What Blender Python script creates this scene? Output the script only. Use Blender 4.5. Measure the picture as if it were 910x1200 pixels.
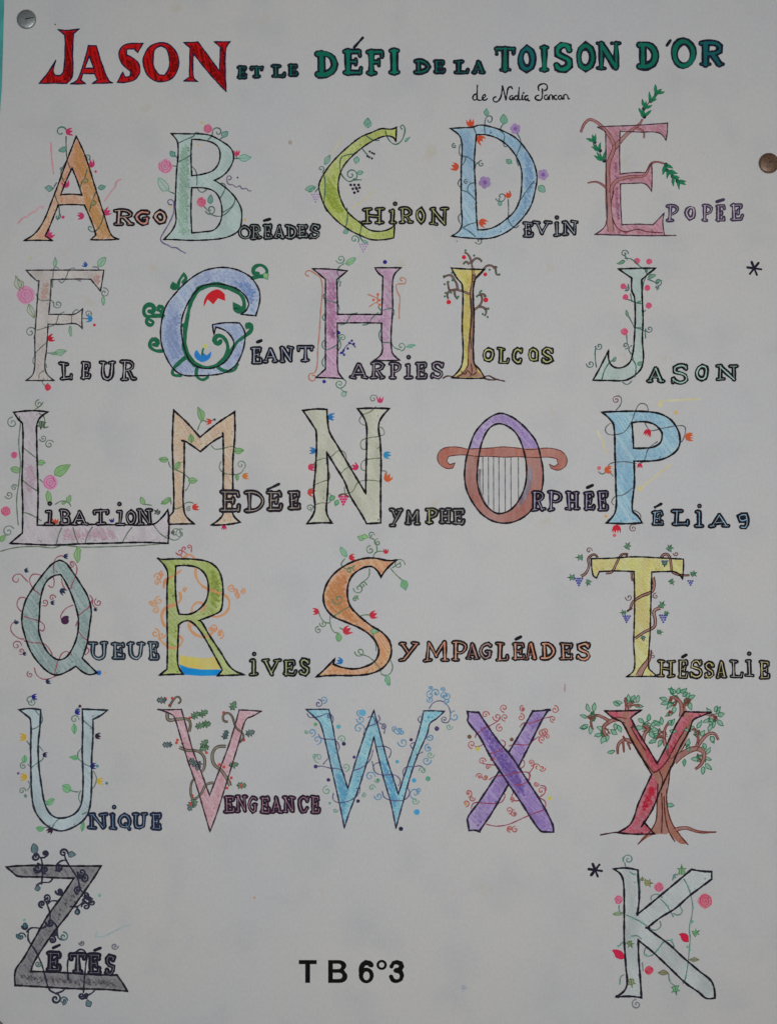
import bpy, math, random
from mathutils import Vector
from mathutils.geometry import tessellate_polygon
random.seed(7)
scene = bpy.context.scene
for o in list(bpy.data.objects): bpy.data.objects.remove(o)
COL = scene.collection

# ------------------------------------------------------------------ camera, light, exposure
PX = 0.0005                                   # metres on the poster for one traced unit
cam_d = bpy.data.cameras.new('camera'); cam = bpy.data.objects.new('camera', cam_d); COL.objects.link(cam)
cam_d.sensor_fit = 'VERTICAL'; cam_d.sensor_height = 24
DIST = 1.15
cam_d.lens = 24 * DIST / (1200 * PX)
cam_d.clip_start = 0.02; cam_d.clip_end = 50
cam.location = (0, -DIST, 0); cam.rotation_euler = (math.radians(90), 0, 0)
scene.camera = cam
w = bpy.data.worlds.new('World'); scene.world = w; w.use_nodes = True
bg = w.node_tree.nodes['Background']; bg.inputs[0].default_value = (0.80, 0.88, 1.0, 1); bg.inputs[1].default_value = 0.05
def area(name, loc, target, sx, sy, power, col, spread=180):
    l = bpy.data.lights.new(name, 'AREA'); l.shape = 'RECTANGLE'; l.size = sx; l.size_y = sy
    l.energy = power; l.color = col; l.spread = math.radians(spread)
    o = bpy.data.objects.new(name, l); COL.objects.link(o); o.location = loc
    d = Vector(target) - Vector(loc); o.rotation_euler = d.to_track_quat('-Z', 'Y').to_euler()
area('window_light', (1.15, -1.2, 0.45), (0.05, 0, 0.0), 0.9, 0.9, .95, (1.0, 0.93, 0.85))
area('front_fill_light', (0.06, -1.17, -0.05), (0.05, 0, 0.02), 0.40, 0.30, 2.84, (0.992, 0.986, 0.988), 120)  # added lamp just behind the camera, narrowed so the sheet's corners fall darker
area('room_light', (-1.3, -1.5, -0.1), (-0.1, 0, 0.0), 1.2, 1.0, 1.25, (0.80, 0.90, 1.0))
scene.view_settings.view_transform = 'Standard'
scene.view_settings.look = 'None'
scene.view_settings.exposure = 0.03; scene.view_settings.gamma = 1
scene.render.engine = 'CYCLES'
scene.cycles.filter_width = 1.5

# ------------------------------------------------------------------ materials
def lin(c):
    c /= 255
    return c / 12.92 if c <= .04045 else ((c + .055) / 1.055) ** 2.4
WHITE = (166, 166, 167)
def alb(c, k=0.76):                            # colour beside the paper -> real base colour
    return tuple(min(.9, max(.006, lin(v) / lin(p) * k)) for v, p in zip(c, WHITE)) + (1,)
MATS = {}
def nodes(name):
    m = bpy.data.materials.new(name); m.use_nodes = True
    nt = m.node_tree; return m, nt, nt.nodes['Principled BSDF']
def noise(nt, co, scale, detail=3, sc=(1, 1, 1), rot=0.0):
    mp = nt.nodes.new('ShaderNodeMapping'); mp.inputs['Scale'].default_value = sc
    mp.inputs['Rotation'].default_value = (0, rot, 0)
    nt.links.new(co, mp.inputs[0])
    n = nt.nodes.new('ShaderNodeTexNoise'); n.inputs['Scale'].default_value = scale; n.inputs['Detail'].default_value = detail
    nt.links.new(mp.outputs[0], n.inputs['Vector']); return n.outputs['Fac']
def ramp(nt, fac, a, b, va=(0, 0, 0, 1), vb=(1, 1, 1, 1)):
    r = nt.nodes.new('ShaderNodeValToRGB'); e = r.color_ramp.elements
    e[0].position = a; e[0].color = va; e[1].position = b; e[1].color = vb
    nt.links.new(fac, r.inputs[0]); return r.outputs[0]
def mix(nt, f, a, b, mode='MIX'):
    m = nt.nodes.new('ShaderNodeMix'); m.data_type = 'RGBA'; m.blend_type = mode
    for s, v in ((0, f), (6, a), (7, b)):
        if hasattr(v, 'links'): nt.links.new(v, m.inputs[s])
        else: m.inputs[s].default_value = v
    return m.outputs[2]
PAPER = alb(WHITE)
def paper_relief(nt, b, co, strength=.25):
    h1 = noise(nt, co, 7, 2); h2 = noise(nt, co, 900, 3)
    a = nt.nodes.new('ShaderNodeMath'); a.operation = 'MULTIPLY'; nt.links.new(h1, a.inputs[0]); a.inputs[1].default_value = .0045
    c = nt.nodes.new('ShaderNodeMath'); c.operation = 'MULTIPLY_ADD'; nt.links.new(h2, c.inputs[0]); c.inputs[1].default_value = .00006
    nt.links.new(a.outputs[0], c.inputs[2])
    bp = nt.nodes.new('ShaderNodeBump'); bp.inputs['Strength'].default_value = 1; bp.inputs['Distance'].default_value = strength * 4
    nt.links.new(c.outputs[0], bp.inputs['Height']); nt.links.new(bp.outputs[0], b.inputs['Normal'])
def objco(nt): return nt.nodes.new('ShaderNodeTexCoord').outputs['Object']
def paper_mat():
    m, nt, b = nodes('white_drawing_paper'); co = objco(nt)
    c = mix(nt, ramp(nt, noise(nt, co, 9, 5), .38, .62), alb((168, 167, 165)), alb((165, 165, 166)))
    c = mix(nt, ramp(nt, noise(nt, co, 34, 6), .50, .72), c, alb((161, 161, 162)))          # rubbed grey smudges
    c = mix(nt, ramp(nt, noise(nt, co, 60, 3), .66, .80), c, alb((164, 159, 148)))         # faint yellow stains
    c = mix(nt, ramp(nt, noise(nt, co, 150, 2, (1, 1, .5)), .80, .90), c, alb((150, 148, 150)))  # graphite specks
    g = ramp(nt, noise(nt, co, 800, 3, (1, 1, .55)), .3, .7, (.93, .93, .935, 1), (1, 1, 1, 1))
    c = mix(nt, 1.0, c, g, 'MULTIPLY')
    nt.links.new(c, b.inputs['Base Color']); b.inputs['Roughness'].default_value = .72
    b.inputs['Specular IOR Level'].default_value = .12
    paper_relief(nt, b, co); return m
def ink(c):
    k = ('ink', c)
    if k in MATS: return MATS[k]
    m, nt, b = nodes('pen_ink_%d_%d_%d' % c); co = objco(nt)
    col = mix(nt, ramp(nt, noise(nt, co, 500, 3), .35, .75), alb(c), alb(tuple(min(160, v + 12) for v in c)))
    nt.links.new(col, b.inputs['Base Color']); b.inputs['Roughness'].default_value = .6
    b.inputs['Specular IOR Level'].default_value = .06
    MATS[k] = m; return m
def pencil(c, cov=.85, ang=.9, soft=False):
    """coloured pencil laid on paper: strokes in one direction, grain of the paper showing through"""
    k = ('pencil', c, cov, ang, soft)
    if k in MATS: return MATS[k]
    m, nt, b = nodes('coloured_pencil_%d_%d_%d' % c); co = objco(nt)
    st = noise(nt, co, 420, 3, (1, 1, .16), ang)
    gr = noise(nt, co, 1700, 2)
    bl = noise(nt, co, 45, 3, (1, 1, .6), ang)
    lo = cov >= 1
    f1 = ramp(nt, st, .32, .68, ((.985 if lo else cov - .10),) * 3 + (1,), (1, 1, 1, 1))
    f2 = ramp(nt, gr, .38, .60, ((1 if lo else .86),) * 3 + (1,), (1, 1, 1, 1))
    f3 = ramp(nt, bl, .36, .64, ((1 if lo else .84),) * 3 + (1,), (1, 1, 1, 1))
    f = mix(nt, 1.0, mix(nt, 1.0, f1, f2, 'MULTIPLY'), f3, 'MULTIPLY')
    mn = sum(c) / 3; sat = tuple(max(0, mn + (v - mn) * 1.05 + 1) for v in c)
    dk = tuple(max(0, (mn + (v - mn) * 1.3) * .86) for v in c)
    col = mix(nt, ramp(nt, noise(nt, co, 90, 3, (1, 1, .4), ang), .42, .68), alb(sat), alb(dk))
    nt.links.new(mix(nt, f, PAPER, col), b.inputs['Base Color']); b.inputs['Roughness'].default_value = .68
    b.inputs['Specular IOR Level'].default_value = .07
    paper_relief(nt, b, co)
    MATS[k] = m; return m

# ------------------------------------------------------------------ drawing tools (traced frames)
FR = [0, 0, 1.0]
def frame(x, y, wd, outw=910): FR[:] = [x, y, wd / outw]
def P(p): return (FR[0] + p[0] * FR[2], FR[1] + p[1] * FR[2])
def world(x, y, z): return ((x - 455) * PX, -z, (600 - y) * PX)
LAY = [0]
def nextz(base=0.04e-3, step=0.0018e-3):
    LAY[0] += 1; return base + (LAY[0] % 110) * step
def smooth(pts, closed, step=1.6, corner=48):
    n = len(pts)
    if n < 3: closed = False
    def ang(i):
        if not closed and i in (0, n - 1): return 180
        a, b, c = pts[i - 1], pts[i], pts[(i + 1) % n]
        v = (b[0] - a[0], b[1] - a[1]); u = (c[0] - b[0], c[1] - b[1])
        d = abs(math.degrees(math.atan2(v[0] * u[1] - v[1] * u[0], v[0] * u[0] + v[1] * u[1])))
        return d
    cor = [ang(i) > corner for i in range(n)]
    out = []
    segs = n if closed else n - 1
    for i in range(segs):
        p1, p2 = pts[i], pts[(i + 1) % n]
        p0 = pts[i - 1] if not cor[i] else p1
        p3 = pts[(i + 2) % n] if not cor[(i + 1) % n] else p2
        L = math.dist(p1, p2)
        t1 = ((p2[0] - p0[0]) / 2, (p2[1] - p0[1]) / 2) if p0 is not p1 else None
        t2 = ((p3[0] - p1[0]) / 2, (p3[1] - p1[1]) / 2) if p3 is not p2 else None
        def cl(t):
            if t is None: return None
            l = math.hypot(*t) or 1; return (t[0] / l * L, t[1] / l * L)
        t1, t2 = cl(t1), cl(t2); d = (p2[0] - p1[0], p2[1] - p1[1])
        if t1 is None and t2 is None: t1 = t2 = d
        elif t1 is None: t1 = (1.5 * d[0] - .5 * t2[0], 1.5 * d[1] - .5 * t2[1])
        elif t2 is None: t2 = (1.5 * d[0] - .5 * t1[0], 1.5 * d[1] - .5 * t1[1])
        k = max(1, min(60, int(L / step)))
        for j in range(k):
            s = j / k; s2 = s * s; s3 = s2 * s
            h = (2 * s3 - 3 * s2 + 1, s3 - 2 * s2 + s, -2 * s3 + 3 * s2, s3 - s2)
            out.append((h[0] * p1[0] + h[1] * t1[0] + h[2] * p2[0] + h[3] * t2[0], h[0] * p1[1] + h[1] * t1[1] + h[2] * p2[1] + h[3] * t2[1]))
    if not closed: out.append(pts[-1])
    return out
class Mark:
    """collects flat pen and pencil marks into one mesh"""
    def __init__(s): s.v = []; s.f = []; s.mi = []; s.ms = []
    def mat(s, m):
        if m not in s.ms: s.ms.append(m)
        return s.ms.index(m)
    def disc(s, c, r, m, z=None, n=9):
        z = z or nextz(); i0 = len(s.v)
        for k in range(n):
            a = 2 * math.pi * k / n; s.v.append(world(c[0] + r * math.cos(a), c[1] + r * math.sin(a), z))
        s.f.append(tuple(range(i0, i0 + n))); s.mi.append(s.mat(m))
    def stroke(s, pts, wd, m, closed=False, z=None, caps=True, sm=True, taper=0, corner=48):
        z = z or nextz()
        q = smooth(pts, closed, max(.9, wd * .45), corner) if sm else list(pts)
        # drop duplicates
        r = [q[0]]
        for p in q[1:]:
            if math.dist(p, r[-1]) > .05: r.append(p)
        if closed and math.dist(r[0], r[-1]) < .05: r.pop()
        q = r; n = len(q)
        if n < 2: s.disc(q[0], wd / 2, m, z); return
        i0 = len(s.v); ph = random.random() * 9
        for i in range(n):
            a = q[i - 1] if (i or closed) else q[i]; b = q[i]; c = q[(i + 1) % n] if (i < n - 1 or closed) else q[i]
            d1 = (b[0] - a[0], b[1] - a[1]); d2 = (c[0] - b[0], c[1] - b[1])
            l1 = math.hypot(*d1); l2 = math.hypot(*d2)
            if l1 < 1e-6: d1, l1 = d2, l2
            if l2 < 1e-6: d2, l2 = d1, l1
            u1 = (d1[0] / l1, d1[1] / l1); u2 = (d2[0] / l2, d2[1] / l2)
            nx, ny = -(u1[1] + u2[1]), u1[0] + u2[0]; l = math.hypot(nx, ny)
            if l < .35: nx, ny, k = -u1[1], u1[0], 1
            else: nx /= l; ny /= l; k = min(1.9, 2 / l)
            t = i / (n - 1)
            hw = wd / 2 * (1 + .18 * math.sin(i * .35 + ph) + .08 * math.sin(i * 1.1 + ph * 2)) * k
            if taper: hw *= max(.25, 1 - taper * t)
            zz = z + t * .0006e-3
            s.v.append(world(b[0] + nx * hw, b[1] + ny * hw, zz)); s.v.append(world(b[0] - nx * hw, b[1] - ny * hw, zz))
        mi = s.mat(m)
        for i in range(n if closed else n - 1):
            j = (i + 1) % n
            s.f.append((i0 + 2 * i, i0 + 2 * i + 1, i0 + 2 * j + 1, i0 + 2 * j)); s.mi.append(mi)
        if caps and not closed and wd > .9:
            s.disc(q[0], wd * .5, m, z + .0009e-3)
            if not taper: s.disc(q[-1], wd * .5, m, z + .0012e-3)
        return q
    def fill(s, outer, holes, m, z=None, sm=True):
        z = z or nextz()
        loops = [smooth(l, True, 2.2) if sm else list(l) for l in [outer] + list(holes)]
        tri = tessellate_polygon([[Vector((x, y, 0)) for x, y in l] for l in loops])
        i0 = len(s.v); mi = s.mat(m)
        for l in loops:
            for x, y in l: s.v.append(world(x, y, z))
        for t in tri: s.f.append(tuple(i0 + k for k in t)); s.mi.append(mi)
    def build(s, name, parent=None, label=None):
        me = bpy.data.meshes.new(name)
        # every face towards the viewer (-Y)
        F = []
        for f in s.f:
            a, b, c = (Vector(s.v[f[0]]), Vector(s.v[f[1]]), Vector(s.v[f[2]]))
            F.append(f if (b - a).cross(c - a).y < 0 else tuple(reversed(f)))
        me.from_pydata(s.v, [], F)
        for m in s.ms: me.materials.append(m)
        me.polygons.foreach_set('material_index', s.mi); me.update()
        o = bpy.data.objects.new(name, me); COL.objects.link(o)
        if parent: o.parent = parent
        if label: o['label'] = label
        return o
CUR = [None]                                   # the part that decorations belong to
def PP(l): return [P(p) for p in l]
INK = (18, 16, 22)
ZF, ZO, ZT, ZW, ZX = .010e-3, .26e-3, .30e-3, .34e-3, .40e-3   # wash, outline, on top, words, word colour
def hatch_mat(c, hi=.72):
    k = ('hatch', c, hi)
    if k in MATS: return MATS[k]
    m, nt, b = nodes('pencil_hatching_%d_%d_%d' % c); co = objco(nt)
    b.inputs['Base Color'].default_value = alb(c); b.inputs['Roughness'].default_value = .7; b.inputs['Specular IOR Level'].default_value = .06
    t = nt.nodes.new('ShaderNodeBsdfTransparent'); mx = nt.nodes.new('ShaderNodeMixShader')
    nt.links.new(ramp(nt, noise(nt, co, 620, 2), .30, .66, (hi * .16,) * 3 + (1,), (hi,) * 3 + (1,)), mx.inputs[0])
    nt.links.new(t.outputs[0], mx.inputs[1]); nt.links.new(b.outputs[0], mx.inputs[2])
    nt.links.new(mx.outputs[0], nt.nodes['Material Output'].inputs[0]); MATS[k] = m; return m
def hatch(g, loops, c, ang, sp, wd, z, inset=(0, 3.5), skip=.1, hi=.72):
    """parallel pencil strokes inside closed loops (source units)"""
    ca, sa = math.cos(ang), math.sin(ang); m = hatch_mat(c, hi)
    R = [[(x * ca + y * sa, -x * sa + y * ca) for x, y in l] for l in loops]
    lo = min(p[1] for l in R for p in l); hi = max(p[1] for l in R for p in l); v = lo + sp * .5; i = 0
    while v < hi:
        xs = []
        for l in R:
            for a, b in zip(l, l[1:] + l[:1]):
                if (a[1] > v) != (b[1] > v): xs.append(a[0] + (v - a[1]) / (b[1] - a[1]) * (b[0] - a[0]))
        xs.sort()
        for x0, x1 in zip(xs[::2], xs[1::2]):
            x0 += random.uniform(*inset) + .8; x1 -= random.uniform(*inset) + .8
            if x1 - x0 < 2 or random.random() < skip: continue
            # long hatches are laid in several pulls of the pencil
            while x0 < x1:
                e = min(x1, x0 + random.uniform(9, 26)); w0 = random.uniform(-.5, .5); w1 = random.uniform(-.5, .5)
                q = [(x0 * ca - (v + w0) * sa, x0 * sa + (v + w0) * ca), (e * ca - (v + w1) * sa, e * sa + (v + w1) * ca)]
                g.stroke(q, wd * random.uniform(.7, 1.25), m, z=z + (i % 9) * .0018e-3, caps=False, sm=False); i += 1
                x0 = e - random.uniform(-1.5, 2)
        v += sp * random.uniform(.7, 1.35)
# --- letters of the alphabet
def big(name, label, outer, holes, col, wd=1.7, cov=.85, ang=.9, extra=(), opens=(), inkc=INK, outline=True, fillit=True):
    if cov <= .8: col = tuple(int(v + (p - v) * .34) for v, p in zip(col, WHITE))
    g = Mark()
    if fillit: g.fill(PP(outer), [PP(h) for h in holes], pencil(col, cov, ang), ZF)
    if fillit:
        sh = tuple(max(0, int((sum(col) / 3 + (v - sum(col) / 3) * 1.35) * .92)) for v in col)
        hatch(g, [smooth(PP(l), True, 2.2) for l in [outer] + list(holes)], sh, ang + random.uniform(-.15, .15), 2.6, 2.3, ZF + .002e-3, (0, 5), .15, .34 if cov > .8 else .10)
    for k, (pts, c, cv) in enumerate(extra):
        hatch(g, [smooth(PP(pts), True, 2.2)], c, ang + .12, 1.3, 2.4, ZF + .008e-3, (0, 6.0), .05, .55)
    if outline:
        for k, l in enumerate([outer] + list(holes)):
            g.stroke(PP(l), wd * OK_, ink(inkc), True, ZO + k * .003e-3)
    for k, l in enumerate(opens): g.stroke(PP(l), wd * OK_, ink(inkc), False, ZO + .012e-3 + k * .003e-3)
    o = g.build(name, POSTER, label); CUR[0] = o; return o
LK = 1.4; OK_ = 1.22; WK = 1.14; LW = 1.7
# --- ornament
def dkn(c): return tuple(int(v * .76) for v in c)
def line(pts, c, wd=.9, name='vine', soft=False, closed=False, z=None, taper=0):
    g = Mark(); g.stroke(PP(pts), wd * LK, pencil(c, .9) if soft else ink(dkn(c)), closed, z, taper=taper, corner=100); return g.build(name, CUR[0])
def lines(pl, c, wd=.9, name='vine', soft=False):
    g = Mark()
    for p in pl: g.stroke(PP(p), wd * LK, pencil(c, .9) if soft else ink(dkn(c)), corner=100)
    return g.build(name, CUR[0])
def spiral(cx, cy, r, a0, turns, rin=.15):
    n = int(abs(turns) * 12) + 2; out = []
    for i in range(n):
        t = i / (n - 1); a = math.radians(a0) + turns * 2 * math.pi * t; rr = r * (1 - (1 - rin) * t)
        out.append((cx + rr * math.cos(a), cy - rr * math.sin(a)))
    return out
def curl(cx, cy, r, a0, turns, c, wd=.9, stem=None, name='curl', soft=False, rin=.15):
    r *= 1.14; g = Mark(); pts = (list(stem) if stem else []) + spiral(cx, cy, r, a0, turns, rin)
    g.stroke(PP(pts), wd * LK, pencil(c, .95) if soft else ink(dkn(c)), corner=100); return g.build(name, CUR[0])
def leaf(x, y, ang, L, W, c, vein=None, edge=None, name='leaf', cov=.85, z=None):
    """leaf whose stalk end is at x,y and that points along ang"""
    a = math.radians(ang); u = (math.cos(a), -math.sin(a)); n = (-u[1], u[0])
    def q(s, t): return (x + u[0] * L * s + n[0] * W * t, y + u[1] * L * s + n[1] * W * t)
    o = [q(0, 0), q(.22, .40), q(.5, .5), q(.8, .27), q(1, 0), q(.8, -.27), q(.5, -.5), q(.22, -.40)]
    o = [(px + random.uniform(-.05, .05) * L, py + random.uniform(-.05, .05) * L) for px, py in o]
    if edge is None: edge = tuple(int(v * .78) for v in c)
    g = Mark(); z = z or nextz()
    g.fill(PP(o), [], pencil(c, cov), z)
    if edge: g.stroke(PP(o), .85, ink(edge), True, z + .02e-3)
    if vein: g.stroke(PP([q(0, 0), q(.5, .03), q(.95, 0)]), .6, ink(vein), z=z + .021e-3)
    return g.build(name, CUR[0])
def tulip(x, y, ang, s, c, n=3, name='flower', edge=None):
    """small cup flower, base at x,y, petals towards ang"""
    a = math.radians(ang); u = (math.cos(a), -math.sin(a)); nn = (-u[1], u[0])
    def q(f, t): return (x + u[0] * s * f, y + u[1] * s * f) if t == 0 else (x + u[0] * s * f + nn[0] * s * t, y + u[1] * s * f + nn[1] * s * t)
    o = [q(0, 0), q(.15, .38), q(.55, .52)]
    for k in range(n):
        t = .5 - k / (n - 1)
        o.append(q(1.0 + random.uniform(-.22, .18), t * 1.05 + random.uniform(-.12, .12)))
        if k < n - 1: o.append(q(.62, t - .5 / (n - 1)))
    o += [q(.55, -.52), q(.15, -.38)]
    g = Mark(); g.fill(PP(o), [], ink(c), sm=False)
    for k in range(n):
        t = .45 - .9 * k / (n - 1); g.stroke(PP([q(.1, t * .3), q(.95, t)]), .8, ink(tuple(int(v * .8) for v in c)), sm=False)
    if edge: g.stroke(PP(o), .8, ink(edge), True, sm=False)
    return g.build(name, CUR[0])
def rose(x, y, r, c, cc=None, name='rose'):
    g = Mark(); cc = cc or tuple(min(180, int(v * 1.0 + 30)) for v in c)
    o = [(x + r * (1 + .08 * math.sin(5 * a + x)) * math.cos(a), y + r * (1 + .08 * math.cos(4 * a)) * math.sin(a)) for a in [i * math.pi / 6 for i in range(12)]]
    z = nextz(); g.fill(PP(o), [], pencil(cc, .8), z)
    g.stroke(PP(spiral(x, y, r * .95, random.uniform(0, 360), 2.6, .05)), 1.0, ink(c), z=z + .02e-3)
    for k in range(4):
        a = random.uniform(0, 6.28); g.stroke(PP([(x + r * .9 * math.cos(a), y + r * .9 * math.sin(a)), (x + r * .5 * math.cos(a + .7), y + r * .5 * math.sin(a + .7))]), .8, ink(c), z=z + (.024 + .002 * k) * 1e-3)
    return g.build(name, CUR[0])
def blob(x, y, r, c, name='berry', n=10, soft=False):
    g = Mark(); cx, cy = P((x, y)); rr = r * FR[2]
    g.disc((cx, cy), rr, pencil(c, .95) if soft else ink(c), nextz(), n)
    return g.build(name, CUR[0])
def blossom(x, y, r, c, n=5, cen=None):
    g = Mark(); z = nextz()
    for k in range(n):
        a = 6.283 * k / n + x; g.disc(P((x + r * .55 * math.cos(a), y + r * .55 * math.sin(a))), r * .5 * FR[2], pencil(c, .95), z + k * .0015e-3)
    g.disc(P((x, y)), r * .35 * FR[2], ink(cen or tuple(int(v * .7) for v in c)), z + .012e-3)
    return g.build('flower', CUR[0])
def grapes(x, y, s, c, rows=4, name='grape_bunch', r=.30):
    g = Mark()
    for i in range(rows):
        for j in range(rows - i):
            g.disc(P((x + (j - (rows - i - 1) / 2) * s + random.uniform(-.1, .1) * s, y + i * s * .95)), s * r * FR[2] * 1.25, ink(c), n=7)
    return g.build(name, CUR[0])
def sprig(x, y, ang, s, c, name='sprig', k=5):
    """lobed ivy or vine leaf, or a long spiny holly leaf, base at x,y"""
    a0 = math.radians(ang); g = Mark(); z = nextz(); o = []
    if name == 'holly_leaf':
        L = s * 2.0; ed = [(0, 0), (.12, .10), (.22, .34), (.36, .14), (.52, .36), (.66, .13), (.80, .24), (1, 0)]
        loc = ed + [(u, -v) for u, v in reversed(ed[1:-1])]
        loc = [(L * u, L * v * random.uniform(.8, 1.2)) for u, v in loc]
    else:
        cx = s * .55; loc = [(0, -s * .05), (0, s * .05)]
        n = 5
        for i in range(n):
            t = math.radians(130 - 65 * i); r = s * random.uniform(.55, .78) * (1.15 if i == 2 else 1)
            loc.append((cx + r * math.cos(t), r * math.sin(t)))
            if i < n - 1:
                t -= math.radians(32); loc.append((cx + s * .27 * math.cos(t), s * .27 * math.sin(t)))
    o = [(x + u * math.cos(a0) + v * math.sin(a0), y - u * math.sin(a0) + v * math.cos(a0)) for u, v in loc]
    g.fill(PP(o), [], pencil(c, .92), z, False); dk = tuple(int(v * .62) for v in c)
    g.stroke(PP(o), .7, ink(dk), True, z + .012e-3, sm=False)
    g.stroke(PP([(x, y), (x + s * 1.1 * math.cos(a0), y - s * 1.1 * math.sin(a0))]), .7, ink(dk), z=z + .014e-3)
    return g.build(name, CUR[0])
def band(pts, w0, w1, c, edge=(70, 45, 40), name='branch', ew=.8, cov=.9):
    """branch: tapered coloured band with a drawn edge; w0,w1 in traced units"""
    q = smooth(PP(pts), False, 1.6, 110); n = len(q); L = []; R = []
    for i in range(n):
        a = q[max(0, i - 1)]; b = q[min(n - 1, i + 1)]; d = math.dist(a, b) or 1
        nx, ny = -(b[1] - a[1]) / d, (b[0] - a[0]) / d; h = (w0 + (w1 - w0) * i / (n - 1)) * FR[2] / 2
        L.append((q[i][0] + nx * h, q[i][1] + ny * h)); R.append((q[i][0] - nx * h, q[i][1] - ny * h))
    g = Mark(); z = nextz(); i0 = 0; mi = g.mat(pencil(c, cov))
    for i in range(n): g.v += [world(*L[i], z), world(*R[i], z)]
    for i in range(n - 1): g.f.append((2 * i, 2 * i + 1, 2 * i + 3, 2 * i + 2)); g.mi.append(mi)
    if edge:
        g.stroke(L, ew, ink(edge), z=z + .03e-3, sm=False); g.stroke(R, ew, ink(edge), z=z + .033e-3, sm=False)
    return g.build(name, CUR[0])
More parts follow.
